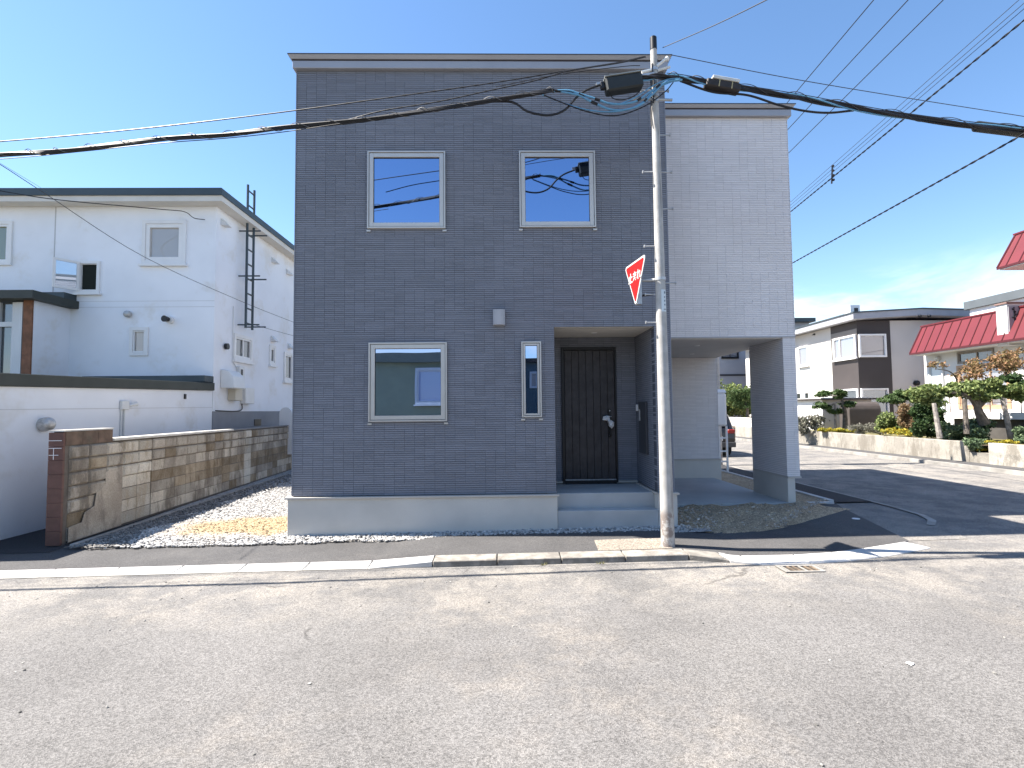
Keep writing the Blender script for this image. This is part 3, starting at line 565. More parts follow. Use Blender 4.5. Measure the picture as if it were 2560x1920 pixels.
# entrance porch of the neighbour
en = MB(); en.box(-11.56, -11.5, 12.92, NY, 2.4, 4.66); en.box(-15, -11.56, 12.95, NY, 2.4, 2.6); en.build('porch_wall', WHW, nh)
MB().box(-11.72, -11.505, 12.88, 13.02, 2.4, 4.66).build('brick_column', mat('brown_brick', (.22, .10, .055), .8, .25, 6, .4, 20), nh)
MB().box(-16, -11.28, 12.62, NY, 4.662, 4.86).build('porch_canopy', DGREEN, nh)
MB().box(-12.1, -11.35, 13.6, NY, 4.862, 5.03).build('canopy_upstand', TEAL, nh)
pd = MB((0, 12.95, 0), XX, FY).box(-13.5, -11.75, -.06, -.04, 2.5, 4.62).build('porch_glazing', DARKGLASS, nh)
GFR = mat('grey_white_frame', (.62, .63, .63), .5, .03)
for a, b2 in ((-12.02, -11.90), (-12.42, -12.32), (-13.3, -13.1)): MB((0, 12.95, 0), XX, FY).box(a, b2, -.04, .03, 2.4, 4.62).build('frame', GFR, pd)
MB((0, 12.95, 0), XX, FY).box(-13.5, -11.9, -.039, .025, 4.02, 4.14).build('frame', GFR, pd); MB((0, 12.95, 0), XX, FY).box(-11.9, -11.75, -.03, .06, 2.4, 4.62).build('frame', GFR, pd)
# garage
ga = thing('garage', 'low white garage with dark flat roof beside the pavement', 'garage', (-10, 10, 0))
GFY = 7.28
gw = MB(); gw.poly([Vector((NX, GFY, -.2)), Vector((NX, NY-.02, -.2)), Vector((NX, NY-.02, 2.45)), Vector((NX, GFY, 2.27))], (-6, 0, 0)); gw.build('wall', WHW, ga)
gr = MB(); gr.poly([Vector((NX+.06, GFY-.08, 2.272)), Vector((NX+.06, NY-.02, 2.452)), Vector((NX+.06, NY-.02, 2.655)), Vector((NX+.06, GFY-.08, 2.475))], (-6.1, 0, 0)); gr.build('roof', DGREEN, ga, bevel=.01)
MB().box(-10.8, NX+.03, 13.55, NY-.02, 2.66, 2.83).build('roof_upstand', TEAL, ga, bevel=.01)
MB().poly([Vector((NX+.002, GFY, 1.92)), Vector((NX+.002, NY-.02, 2.0)), Vector((NX+.002, NY-.02, 2.012)), Vector((NX+.002, GFY, 1.932))], (.004, 0, 0)).build('joint_strip', mat('joint_pale', (.62, .62, .62), .8, 0), ga)
hv = MB(); hv.tube([(NX, 8.88, 1.68), (NX+.1, 8.88, 1.70)], .115, 16); hv.dome((NX+.1, 8.88, 1.70), .115, (1, 0, .2), 16, 6, sq=.8); hv.build('vent_hood', SVENT, ga, smooth=True)
MB().box(NX, NX+.07, 10.62, 10.82, 1.94, 2.12).build('outlet_box', PVC, ga, bevel=.01)
MB().tube([(NX+.05, 10.82, 2.02), (NX+.1, 10.98, 2.06)], [.02, .05], 10).build('flood_lamp', PVC, ga)
for yy in (10.66, 10.74): MB().tube([(NX+.02, yy, 1.94), (NX+.02, yy, .1)], .016, 6).build('conduit', PVC, ga)
MB().box(NX, NX+.03, 12.74, 12.8, 2.2, 2.32).build('latch', BLACKM, ga)
# block wall
bw_ = thing('block_wall', 'weathered grey concrete block wall with brown tiled end between the houses', 'wall', (-6.5, 8, 0))
def bmat(name, a, b2, st):
    m, t, bs = newmat(name); p = pos(t)
    c = mixc(t, rng_(t, noise(t, 1.5, 7, .65), .35, .65, 0, 1), a, b2)
    c = mul(t, c, rng_(t, N(t, 'ShaderNodeObjectInfo').outputs['Random'], 0, 1, .74, 1.2))
    mpz = N(t, 'ShaderNodeMapping'); mpz.inputs['Scale'].default_value = (1, 1, .35); t.links.new(p, mpz.inputs[0])
    c = mixc(t, rng_(t, noise(t, 2.4, 5, .75, mpz.outputs[0]), .46, .62, 0, .85), c, st)
    c = mul(t, c, rng_(t, noise(t, 45, 4, .6), .3, .7, .85, 1.12))
    t.links.new(c, bs.inputs['Base Color']); bs.inputs['Roughness'].default_value = .95; bumpn(t, bs, noise(t, 35, 6, .65), .8, .012); return m
BLK = bmat('old_block', (.52, .46, .37), (.36, .31, .25), (.19, .155, .115)); BLKP = bmat('pale_reflected_sun_block', (.60, .56, .48), (.52, .46, .37), (.40, .33, .24)); BLKS = bmat('stained_block', (.38, .31, .22), (.25, .19, .12), (.16, .11, .06))  # second mix: reflected sunlight painted as paler block, also a pale buttress strip
WA, WB = Vector((-6.38, 7.74, 0)), Vector((-7.02, 17.9, 0)); wd_ = (WB-WA); WL = wd_.length; wd_.normalize(); wn = Vector((wd_.y, -wd_.x, 0))
MB(WA, wd_, wn).box(.02, WL, -.16, -.012, -.1, 1.40).box(.02, 1.03, -.16, -.012, 1.40, 1.6).build('core', mat('wall_mortar', (.14, .12, .10), .95, .2, 5, .5, 40), bw_)
def blockmesh(L, H, D, ch, g=.004):
    b = MB()
    v0 = [(g, 0), (L-g, 0), (L-g, 0), (g, 0)]
    b.v = [(g, -.03, g), (L-g, -.03, g), (L-g, -.03, H-g), (g, -.03, H-g), (g, D*.25, g), (L-g, D*.25, g), (L-g, D*.25, H-g), (g, D*.25, H-g), (g+ch, D, g+ch), (L-g-ch, D, g+ch), (L-g-ch, D, H-g-ch), (g+ch, D, H-g-ch)]
    for a in (0, 4): b.f += [(a+i, a+(i+1) % 4, a+4+(i+1) % 4, a+4+i) for i in range(4)]
    b.f.append((8, 9, 10, 11)); me = bpy.data.meshes.new('block'); me.from_pydata(b.v, [], b.f); return me
M_ROUGH = {k: blockmesh(.4, .2, .032, .02, .009) for k in 'abc'}; M_FLAT = {k: blockmesh(.4, .2, .006, .004) for k in 'abc'}
for dct in (M_ROUGH, M_FLAT):
    for k, mm_ in zip('abc', (BLK, BLKP, BLKS)): dct[k].materials.append(mm_)
rotm = Matrix((wd_, wn, Vector((0, 0, 1)))).transposed().to_4x4()
for i in range(25):
    for j in range(7):
        s0 = .1+i*.4
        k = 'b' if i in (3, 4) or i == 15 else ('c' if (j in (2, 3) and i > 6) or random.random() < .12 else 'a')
        rough = j >= 5 or (i < 3 and j >= 2-(-(i-0)) * 1 and j > 1+i) or (j == 4 and i < 5)
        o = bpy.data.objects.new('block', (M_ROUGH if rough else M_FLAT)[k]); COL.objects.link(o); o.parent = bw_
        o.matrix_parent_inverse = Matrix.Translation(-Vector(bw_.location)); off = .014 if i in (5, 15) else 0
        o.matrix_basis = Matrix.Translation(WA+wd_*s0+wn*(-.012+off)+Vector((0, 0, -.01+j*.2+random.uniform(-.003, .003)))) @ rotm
RP = lambda u, z: WA+wd_*u+wn*.014+Vector((0, 0, z))
MB().poly([RP(*q) for q in ((.1, -.02), (1.27, -.02), (1.27, .98), (.86, .92), (.86, .72), (.66, .62), (.62, .42), (.42, .36), (.36, .22), (.1, .2))], wn*.008).build('render_patch', bmat('flaking_render', (.52, .45, .36), (.38, .32, .25), (.24, .2, .16)), bw_)
cpz = MB(WA, wd_, wn); cpz.box(1.02, 5.4, -.2, .035, 1.41, 1.455); cpz.build('coping', mat('pale_coping', (.60, .57, .51), .9, .12, 5, .3, 40), bw_, bevel=.006)
MB(WA, wd_, wn).box(5.4, WL, -.17, .02, 1.41, 1.44).build('coping', mat('grey_coping', (.24, .23, .22), .9, .12, 5, .3, 40), bw_)
BRT = mat('brown_tile', (.125, .058, .045), .55, .12, 9, .1, 60)
for j in range(8):
    MB(WA, wd_, wn).box(-.025, .018, -.2, .0, -.03+j*.203, -.03+j*.203+.2).build('tile', BRT, bw_, bevel=.002)
for k in range(3): MB(WA, wd_, wn).box(.02+k*.335, .352+k*.335, -.01, .006, 1.40, 1.6).build('tile', mat('dark_brown_tile', (.14, .09, .06), .7, .3, 5, .3, 30, dirt=(.10, .10, .07)), bw_, bevel=.003)
MB(WA, wd_, wn).box(-.03, 1.04, -.2, .012, 1.603, 1.625).build('coping', mat('pale_coping', (.6, .57, .51)), bw_)
MB(WA, wd_, wn).box(-.028, -.0255, -.195, -.02, 1.47, 1.478).box(-.028, -.0255, -.195, -.02, 1.36, 1.368).box(-.028, -.0255, -.19, -.06, 1.26, 1.268).box(-.028, -.0255, -.13, -.122, 1.2, 1.36).build('chalk_mark', WHITEP, bw_)
# white tank beyond wall
arch = lambda cx, r, zt: [Vector((cx-r, 17.1, .5)), Vector((cx+r, 17.1, .5))]+[Vector((cx+r*math.cos(a_), 17.1, zt+r*math.sin(a_))) for a_ in np.linspace(0, math.pi, 13)]
tk = MB(); tk.poly(arch(-7.05, .2, 1.82), (0, .15, 0)); tag(tk.build('gate_post', WHITEP, smooth=False), 'white round topped post behind the block wall', 'post')
tk = MB(); tk.poly(arch(-6.6, .2, 1.78), (0, .15, 0)); tag(tk.build('gate_post', WHITEP), 'white post half hidden by the dark house corner', 'post')
# ================================================================ utility pole with sign and cables
m, t, bs = newmat('pole_concrete'); p = pos(t)
c = mixc(t, rng_(t, noise(t, 6, 6, .65), .35, .65, 0, 1), (.38, .365, .34), (.48, .465, .44))
mpz = N(t, 'ShaderNodeMapping'); mpz.inputs['Scale'].default_value = (14, 14, .8); t.links.new(p, mpz.inputs[0])
c = mixc(t, rng_(t, noise(t, 1, 5, .6, mpz.outputs[0]), .58, .70, 0, .7), c, (.20, .19, .185))
sz_ = N(t, 'ShaderNodeSeparateXYZ'); t.links.new(p, sz_.inputs[0])
lowz = rng_(t, sz_.outputs['Z'], .48, .62, 1, 0); am = N(t, 'ShaderNodeMath', operation='MULTIPLY'); t.links.new(lowz, am.inputs[0]); t.links.new(rng_(t, noise(t, 9, 5, .6), .48, .58, 0, .85), am.inputs[1])
c = mixc(t, am.outputs[0], c, (.20, .16, .14))
t.links.new(c, bs.inputs['Base Color']); bs.inputs['Roughness'].default_value = .85; bumpn(t, bs, noise(t, 70, 4), .25, .006); POLEM = m
PX, PYy = 2.1, 6.72
pole = thing('utility_pole', 'tall slim concrete utility pole at the kerb before the entrance', 'utility pole', (PX, PYy, .08))
PT = Vector((2.066, PYy, 6.83)); PBs = Vector((PX, PYy, .06))
def pax(z): f = (z-.06)/(6.83-.06); return PBs.lerp(PT, f), .0865*(1-f)+.041*f
zs = [.06, 1, 2, 3, 4, 5, 6, 6.68]
MB().tube([pax(z)[0] for z in zs], [pax(z)[1] for z in zs], 20).build('shaft', POLEM, pole, smooth=True)
MB().tube([pax(6.66)[0], pax(6.83)[0], pax(6.845)[0]], [.046, .045, .03], 16).build('cap', BLACKM, pole, smooth=True)
for z, sd in ((6.09, 1), (6.1, -1), (5.49, 1), (4.99, -1), (4.985, 1), (4.49, 1), (3.99, -1), (3.5, 1), (2.98, -1), (3.35, -1)):
    c_, r_ = pax(z); e = c_+Vector((sd*(r_+.13), 0, 0)); b = MB(); b.tube([c_+Vector((sd*r_*.6, 0, 0)), e], .008, 6); b.tube([e, e+Vector((sd*.012, 0, 0))], .02, 8); b.build('step_bolt', STEEL, pole)
for z in (6.38, 6.02, 5.95, 3.55): c_, r_ = pax(z); MB().tube([c_-Vector((0, 0, .02)), c_+Vector((0, 0, .02))], r_+.008, 16).build('band', STEEL, pole, smooth=True)
c_, r_ = pax(3.25)
num = MB(); n = 6
for k in range(n):
    a0, a1 = -.95+1.05*k/n, -.95+1.05*(k+1)/n
    P = lambda a, z: c_+Vector((math.sin(a+.75)*(r_+.004), -math.cos(a+.75)*(r_+.004), z))
    num.face([P(a0, -.14), P(a1, -.14), P(a1, .15), P(a0, .15)])
plate = num.build('number_plate', mat('pale_blue_plate', (.62, .68, .70), .5, .05), pole)
mk = MB()
for k, (a, z, w_, h_) in enumerate(((.45, .11, .018, .03), (.42, .05, .014, .02), (.44, .0, .014, .022), (.44, -.05, .014, .022), (.40, -.11, .03, .012))):
    q_ = c_+Vector((math.sin(a)*(r_+.007), -math.cos(a)*(r_+.007), z)); mk.box(q_.x-w_/2, q_.x+w_/2, q_.y-.001, q_.y+.001, q_.z-h_/2, q_.z+h_/2)
o = mk.build('plate_print', mat('print_grey', (.22, .25, .28), .6, 0), plate); o['kind'] = 'stuff'
for z0, z1, aa in ((6.45, 5.9, -.6), (6.35, 5.6, -1.2)): MB().tube(smooth_path([pax(z)[0]+Vector((math.sin(aa)*(pax(z)[1]+.018), -math.cos(aa)*(pax(z)[1]+.02)+.02*math.sin(z*9), 0)) for z in np.linspace(z0, z1, 5)]), .009, 6).build('earth_wire', CABLEG, pole, smooth=True)
b = MB(); c_ = pax(6.42)[0]; b.tube([c_+Vector((.03, -.02, 0)), c_+Vector((.15, -.04, .09))], .02, 8); b.dome(c_+Vector((.16, -.04, .09)), .035, (0, 0, 1), 8, 4, True); b.tube([c_+Vector((.05, .02, -.03)), c_+Vector((.22, .02, .02))], .018, 8); b.build('insulator', PVC, pole, smooth=True)
b = MB(); b.tube([c_+Vector((-.03, -.02, -.05)), c_+Vector((-.17, -.02, -.08))], .022, 8); b.build('insulator', PVC, pole, smooth=True)
MB().tube([pax(5.95)[0]+Vector((-.3, -.03, .02)), pax(5.95)[0]+Vector((.22, -.03, .0))], .018, 8).build('messenger_clamp', STEEL, pole)
# stop sign
sg = thing('stop_sign', 'red triangular Japanese stop sign with white border on the concrete pole', 'road sign', (1.78, 6.85, 3.2))
SA, SB_, SCc = Vector((1.836, 6.5, 3.825)), Vector((1.733, 7.19, 3.825)), Vector((1.785, 6.845, 3.215))
ud = (SA-SB_).normalized(); nd = Vector((0, 0, 1)).cross(ud).normalized()
if nd.dot(CAMP-SA) < 0: nd = -nd
def rtri(cn, r, inset=0):
    C = sum(cn, Vector())/3; out = []
    cs = [C+(q-C)*(1-inset) for q in cn]
    for i in range(3):
        pq, qn = (cs[i-1]-cs[i]).normalized(), (cs[(i+1) % 3]-cs[i]).normalized(); bis = (pq+qn).normalized(); cc = cs[i]+bis*(2*r); 
        a0 = cs[i]+pq*(r*1.732); a1 = cs[i]+qn*(r*1.732)
        for k in range(6):
            v_ = ((a0-cc).lerp(a1-cc, k/5)).normalized()*r; out.append(cc+v_)
    return out
tri = [SA, SB_, SCc]
REDM = mat('sign_red', (.46, .014, .014), .4, .03); SWH = mat('sign_white', (.66, .65, .63), .4, .02)
MB().poly(rtri(tri, .035), -nd*.006).build('panel', SWH, sg)
MB().poly([q+nd*.003 for q in rtri(tri, .02, .13)], nd*.002).build('face', REDM, sg)
cu = bpy.data.curves.new('lettering', 'FONT'); cu.body = '\u6b62\u307e\u308c'; cu.size = .145; cu.align_x = 'CENTER'; cu.align_y = 'CENTER'; cu.extrude = .001; cu.offset = .0035; cu.space_character = .93
tob = bpy.data.objects.new('tmp', cu); COL.objects.link(tob)
xax = -ud if (-ud).dot(Vector((1, 0, 0))) > 0 else ud
xax = Vector((0, 0, 1)).cross(nd).normalized(); 
bpy.context.view_layer.update(); dgp = bpy.context.evaluated_depsgraph_get(); me = bpy.data.meshes.new_from_object(tob.evaluated_get(dgp)); bpy.data.objects.remove(tob)
Cc = (SA+SB_)/2+Vector((0, 0, -.215)); rm = Matrix((xax, Vector((0, 0, 1)), nd)).transposed().to_4x4(); me.transform(Matrix.Translation(Cc+nd*.007) @ rm)
me.materials.clear(); me.materials.append(SWH); lo = link('lettering', me, SWH, sg)
MB().box(1.80, 1.86, 6.80, 6.89, 3.24, 3.75).build('back_rail', STEEL, sg)
MB().tube([(1.84, 6.85, 3.56), (2.02, 6.76, 3.55)], .022, 8).build('arm', STEEL, sg); MB().tube([(1.84, 6.85, 3.36), (2.0, 6.76, 3.36)], .014, 8).build('arm', BLACKM, sg)
# cables -----------------------------------------------------------------
def cable(name, label, px, Y, r, m, group=None, cat='cable', n=6, sides=6, jit=0):
    P = [atY(a[0], a[1], a[2] if len(a) > 2 else Y) for a in px]; return tag(MB().tube(smooth_path(P, n), r, sides).build(name, m, None, smooth=True), label, cat, group)
lead = (-380, 425)
mainpts = [(-1700, 440), (-1000, 436), (-380, 415), (0, 386), (108, 381), (190, 373), (398, 349), (560, 337), (700, 321), (902, 300), (1105, 271), (1279, 242), (1370, 228), (1385, 226.5)]
cb_ = thing('cable_bundle', 'thick black lashed telephone cable bundle crossing before the dark house', 'cable', tuple(atY(1370, 228, 6.7)))
pp = smooth_path([atY(x, y, 6.3+.28*min(1, max(0, x/1385))) for x, y in mainpts], 8)
MB().tube(pp+[atY(1420, 230, 6.58), atY(1455, 240, 6.58)], [.021]*(len(pp)-4)+[.02, .019, .018, .016, .013, .01], 8).build('main_cable', CABLE, cb_, smooth=True)
for ph, rr in ((0, .013), (2.1, .011), (4.2, .009)):
    MB().tube([q+Vector((0, math.cos(ph+k*.13)*.019, math.sin(ph+k*.13)*.021)) for k, q in enumerate(pp)], rr, 6).build('small_cable', CABLE if ph < 4 else CABLEG, cb_, smooth=True)
hel = []
L_ = 0
dens = [pp[0].lerp(pp[0], 0)]
dense = []
for a, b2 in zip(pp, pp[1:]):
    k = max(2, int((b2-a).length/.025))
    dense += [a.lerp(b2, i/k) for i in range(k)]
MB().tube([q+Vector((0, math.cos(i*.42)*.034, math.sin(i*.42)*.037+.010)) for i, q in enumerate(dense)], .0045, 4).build('spiral_hanger', mat('hanger_wire', (.13, .125, .12), .6, 0), cb_)
cable('messenger_wire', 'thin upper wire sagging left from the pole top', [(-380, 378), (0, 353.6), (350, 322), (700, 281), (1000, 240), (1240, 206), (1421, 176), (1545, 156), (1612, 141)], 6.7, .0075, CABLE)
cable('messenger_wire', 'thin wire joining the left cable bundle from the pole', [(868, 300), (960, 276), (1090, 255), (1221, 227), (1340, 201), (1421, 177.5), (1545, 158), (1615, 142)], 6.68, .0075, CABLE)
cable('drop_wire', 'thin wire hanging just under the left cable bundle', [(-1000, 446), (-380, 422), (0, 397.5), (200, 379), (400, 358), (560, 346), (700, 331), (850, 309)], 6.42, .005, CABLE)
cable('drop_wire', 'short loose wire end left of the pole band', [(1240, 217), (1400, 186), (1560, 166), (1600, 164)], 6.62, .005, CABLE)
cl = thing('splice_closure', 'black rectangular cable splice box hanging left of the pole', 'splice box', tuple(atY(1558, 212, 6.64)))
a = atY(1512, 214, 6.62); b2 = atY(1603, 200, 6.62); U_ = (b2-a); Lc = U_.length; u_ = U_.normalized(); up_ = Vector((0, -1, 0)).cross(u_); up_ = -up_ if up_.z < 0 else up_
def obox(s0, s1, y0, y1, h0, h1):
    q_ = MB(); pr = [a+u_*s+Vector((0, y, 0))+up_*h for h in (h0, h1) for s, y in ((s0, y0), (s1, y0), (s1, y1), (s0, y1))]
    q_.v = [tuple(v_) for v_ in pr]; q_.f = [(0, 3, 2, 1), (4, 5, 6, 7), (0, 1, 5, 4), (1, 2, 6, 5), (2, 3, 7, 6), (3, 0, 4, 7)]; return q_
DKG = mat('black_box_plastic', (.022, .026, .026), .55, .1, 12)
obox(0, Lc, -.08, .08, -.12, .07).build('body', DKG, cl, bevel=.02); obox(0, Lc*.97, -.085, .085, .073, .085).build('lid', mat('dusty_lid', (.32, .34, .33), .7, .1), cl)
obox(-.06, -.002, -.03, .03, -.05, .05).build('end_cap', BLACKM, cl, bevel=.01); obox(-.11, -.06, -.022, .022, .0, .045).build('clamp', STEEL, cl); obox(Lc+.002, Lc+.18, -.02, .02, .04, .07).build('clamp', STEEL, cl)
cable('loop_cable', 'black cable looping low below the splice box to the bundle', [(1180, 261), (1240, 253), (1285, 257), (1320, 279), (1370, 288), (1410, 276), (1440, 245), (1465, 226), (1500, 212)], 6.6, .015, CABLE, n=8, sides=8)
bl = [('upper', [(1372, 228), (1420, 226), (1447, 234), (1487, 246), (1521, 258), (1555, 260), (1593, 252), (1629, 227), (1660, 208), (1700, 199)], .0135), ('lower', [(1400, 228), (1447, 238), (1470, 250), (1498, 263), (1527, 274), (1561, 275), (1602, 262), (1632, 235), (1665, 206), (1705, 200)], .0135), ('thin', [(1356, 237), (1421, 262), (1471, 275), (1520, 280), (1565, 275), (1604, 257), (1640, 222), (1690, 200)], .008), ('straight', [(1545, 262), (1590, 243), (1625, 219), (1665, 200), (1700, 196)], .008)]
for nm, pts_, rr in bl: cable('blue_conduit', {'upper': 'upper thick pale blue cable sleeve drooping before the pole', 'lower': 'lower thick pale blue cable sleeve drooping before the pole', 'thin': 'thin pale blue cable below the two thick sleeves', 'straight': 'short thin blue cable rising to the pole'}[nm], pts_, 6.58, rr, BLUEC, 'blue cable sleeves at the pole', n=8, sides=8)
for tl_, (px_, s_) in zip(('leftmost on the upper sleeve', 'middle of the upper sleeve', 'left end of the lower sleeve', 'right end of the upper sleeve', 'right end of the lower sleeve', 'nearest the pole'), (((1447, 235), (1460, 241)), ((1487, 247), (1500, 251)), ((1478, 254), (1494, 261)), ((1593, 252), (1602, 246)), ((1610, 255), (1617, 248)), ((1640, 221), (1650, 212)))): cable('cable_tape', 'black tape wrap on blue cable sleeve, '+tl_, [px_, ((px_[0]+s_[0])/2, (px_[1]+s_[1])/2), s_], 6.58, .0185, BLACKM, 'black tape wraps on the blue sleeves', 'tape wrap', n=1)
cable('loop_cable', 'thin black cable loop crossing the pole below the blue sleeves', [(1360, 238), (1440, 270), (1480, 282), (1521, 289), (1561, 285), (1616, 263), (1663, 229), (1683, 206)], 6.57, .008, CABLE, n=8)
cable('loop_cable', 'small black wire loop under the splice box', [(1523, 234), (1535, 247), (1560, 249), (1585, 240), (1598, 229)], 6.62, .006, CABLE, n=8)
rp = [(1600, 197), (1635, 192), (1667, 192), (1706, 196), (1760, 206), (1862, 223), (1960, 238), (2040, 252), (2129, 269), (2264, 292), (2432, 314), (2560, 326), (2900, 360)]
cr = thing('cable_bundle', 'thick black cable bundle sagging right from the pole over the corner', 'cable', tuple(atY(1667, 192, 6.7)))
pp = smooth_path([atY(x, y, 6.6) for x, y in rp], 8); MB().tube(pp, .023, 8).build('main_cable', CABLE, cr, smooth=True)
for ph, rr in ((0, .014), (2.1, .013), (4.2, .01)): MB().tube([q+Vector((0, math.cos(ph+k*.2)*.02, math.sin(ph+k*.2)*.032)) for k, q in enumerate(pp)], rr, 6).build('small_cable', CABLE if ph < 4 else BLUEC, cr, smooth=True)
MB().tube([q+Vector((0, 0, .05)) for q in pp[16:]], .005, 5).build('messenger', CABLE, cr)
dense = []
for q0, q1 in zip(pp[16:], pp[17:]):
    k = max(2, int((q1-q0).length/.03)); dense += [q0.lerp(q1, i/k) for i in range(k)]
MB().tube([q+Vector((0, math.cos(i*.3)*.045, math.sin(i*.3)*.048+.018)) for i, q in enumerate(dense)], .005, 4).build('spiral_hanger', CABLEG, cr)
MB().tube([atY(2432, 314, 6.66), atY(2440, 316, 6.66), atY(2620, 338, 6.66), atY(2640, 341, 6.66)], [.03, .068, .068, .03], 14).build('splice_sleeve', DKG, cr, smooth=True)
cable('loop_cable', 'lower black cable parting from the right bundle and rejoining', [(1700, 202), (1782, 230), (1869, 238), (1945, 262), (2010, 277), (2071, 282), (2135, 276)], 6.64, .014, CABLE, n=8)
c2 = thing('splice_closure', 'dark splice box with pale lid on the right cable bundle', 'splice box', tuple(atY(1800, 212, 6.62)))
a = atY(1763, 206, 6.62); b2 = atY(1848, 221, 6.62); U_ = (b2-a); Lc = U_.length; u_ = U_.normalized(); up_ = Vector((0, -1, 0)).cross(u_); up_ = -up_ if up_.z < 0 else up_
obox(0, Lc, -.07, .07, -.075, .03).build('body', mat('brown_black_box', (.03, .024, .022), .6, .2, 15), c2, bevel=.015); obox(.07, Lc-.03, -.075, .075, .033, .075).build('lid', mat('pale_lid', (.58, .58, .55), .7, .12, 10), c2, bevel=.006)
for f in (.35, .72): obox(Lc*f, Lc*f+.012, -.073, -.0705, -.07, .03).build('strap', mat('tan_strap', (.45, .38, .2), .6, 0), c2)
cable('thin_wire', 'thin twisted wire rising from pole top out of the picture', [(1655, 118), (1780, 66), (1910, 3), (1990, -40)], 6.7, .007, CABLEG) if False else tag(MB().tube(smooth_path([atY(1657, 119, 6.72), atY(1780, 66, 5.5), atY(1910, 3, 4.4), atY(2050, -70, 3.4)]), .005, 6).build('thin_wire', CABLEG), 'thin wire climbing from the pole top towards the upper right', 'wire')
tag(MB().tube(smooth_path([atY(1672, 136, 6.74), atY(1960, 193, 7.0), atY(2250, 242, 7.3), atY(2560, 291, 7.6), atY(2900, 345, 8)]), .005, 6).build('thin_wire', CABLEG), 'single thin bluish wire running right from the pole top', 'wire')
# street wires along the side street
SP = Vector((6.72, 16.2, .1))
def swire(label, X0, X1, z, r, m=CABLE, y0=-14, y1=16.2, sag=.25, grp='overhead lines along the side street', tw=0, zend=None):
    P = []
    for k in range(61):
        f = k/60; zz = z+( (zend-z)*f if zend else 0)-4*sag*f*(1-f); q = Vector((X0+(X1-X0)*f, y0+(y1-y0)*f, zz)); P.append(q)
    return tag(MB().tube(P, r, 6).build('overhead_wire', m, None, smooth=True), label, 'wire', grp)
def swire_px(label, near, far, zt, r, m=CABLE, tw=False):
    def atZ(px, py, z): v = ray(px, py); return CAMP+v*((z-CAMP.z)/v.z)
    A_, B2 = atZ(near[0], near[1], zt), atZ(far[0], far[1], zt); d_ = (B2-A_)/(B2.y-A_.y); A0 = A_+d_*(-8-A_.y); E = B2+d_*max(0, 16.0-B2.y)
    n_ = 60; P = [A0.lerp(E, k/n_) for k in range(n_+1)]
    o = MB().tube(P, r, 6); 
    if tw:
        
        o = MB()
        for ph in (0, math.pi): o.tube([A0.lerp(E, k/900)+Vector((math.cos(k*.55+ph)*r*.62, 0, math.sin(k*.55+ph)*r*.62)) for k in range(901)], r*.6, 5)
    return tag(o.build('overhead_wire', m, None, smooth=True), label, 'wire', 'overhead lines along the side street'), A0, E
for lb, nr, fr in (('leftmost of three steep high wires above the pale wing', (2184, 0), (1967, 258)), ('middle of three steep high wires above the pale wing', (2270, 0), (1974, 319)), ('rightmost of three steep high wires above the pale wing', (2358, 0), (1976, 378))): swire_px(lb, nr, fr, 8.6, .0085)
thick, TA, TE = swire_px('twisted black power cable in the fan of wires at right', (2560, 51), (1982, 525), 6.66, .013, CABLE, True)
for k, (lb, nr, fr) in enumerate((('topmost fine wire above the twisted cable', (2547, 0), (1982, 500)), ('middle fine wire above the twisted cable', (2560, 8), (1982, 508)), ('lowest fine wire above the twisted cable', (2560, 22), (1982, 516)))): swire_px(lb, nr, fr, 6.66+.16-.05*k, .004, CABLEG)
swire_px('lowest twisted black cable descending to the carport wing', (2560, 335), (1986, 655), 5.34, .013, CABLE, True)
rk = thing('insulator_rack', 'small black insulator rack hung on the fan of wires', 'insulator', tuple(atY(2083, 452, 9.9)))
def atZ(px, py, z): v = ray(px, py); return CAMP+v*((z-CAMP.z)/v.z)
q0 = atZ(2079, 452, 6.66); 
MB().tube([q0-Vector((0, 0, .06)), q0+Vector((.03, 0, .34))], .016, 6).build('bar', BLACKM, rk)
for k in range(4): MB().dome(q0+Vector((.04, 0, .02+.1*k)), .03, (1, 0, .3), 8, 4, True).build('insulator', BLACKM, rk)
up2 = thing('utility_pole', 'pale concrete pole seen through the open carport', 'utility pole', tuple(SP))
MB().tube([SP, SP+Vector((0, 0, 9.0))], [.11, .075], 14).build('shaft', POLEM, up2, smooth=True)
MB().box(6.0, 7.6, 16.08, 16.16, 8.5, 8.57).build('crossarm', STEEL, up2)
for xx in (6.1, 6.72, 7.5): MB().tube([(xx, 16.12, 8.57), (xx, 16.12, 8.68)], [.03, .045], 8).build('insulator', PVC, up2)
MB().box(6.6, 6.68, 15.9, 16.1, 5.2, 6.9).build('cable_rack', STEEL, up2)
# wires on the left
tag(MB().tube(smooth_path([atY(-60, 380, 7.2), atY(0, 411, 7.6), atY(110, 482, 8.4), atY(360, 642, 10.6), atY(600, 752, 13.2), atY(740, 808, 15.2), atY(800, 832, 16.5)]), .006, 5).build('drop_wire', CABLEG), 'thin wire slanting down across the white house to the dark house', 'wire')
tag(MB().tube(smooth_path([atY(-60, 372, 7.5), atY(0, 408, 8.1), atY(90, 462, 10.5), atY(125, 484, 13.55)]), .003, 5).build('drop_wire', CABLEG), 'fainter wire just above the slanting wire at far left', 'wire')
tag(MB().tube(smooth_path([atY(-60, 465, 10.5), atY(0, 477, 11), atY(150, 500, 12.2), atY(400, 523, 13.3), atY(460, 529, 13.5), atY(485, 545, 13.7), atY(512, 549, 13.95)]), .011, 6).build('service_wire', CABLE), 'black service wire running to the white house corner under the eave', 'wire')
tag(MB().tube(smooth_path([(NX+.1, 16, 4.55), (NX+.6, 17.5, 4.45), (NX+1.4, 22, 4.4)]), .006, 5).build('drop_wire', CABLEG), 'thin wire leaving the white house side wall near the window', 'wire')
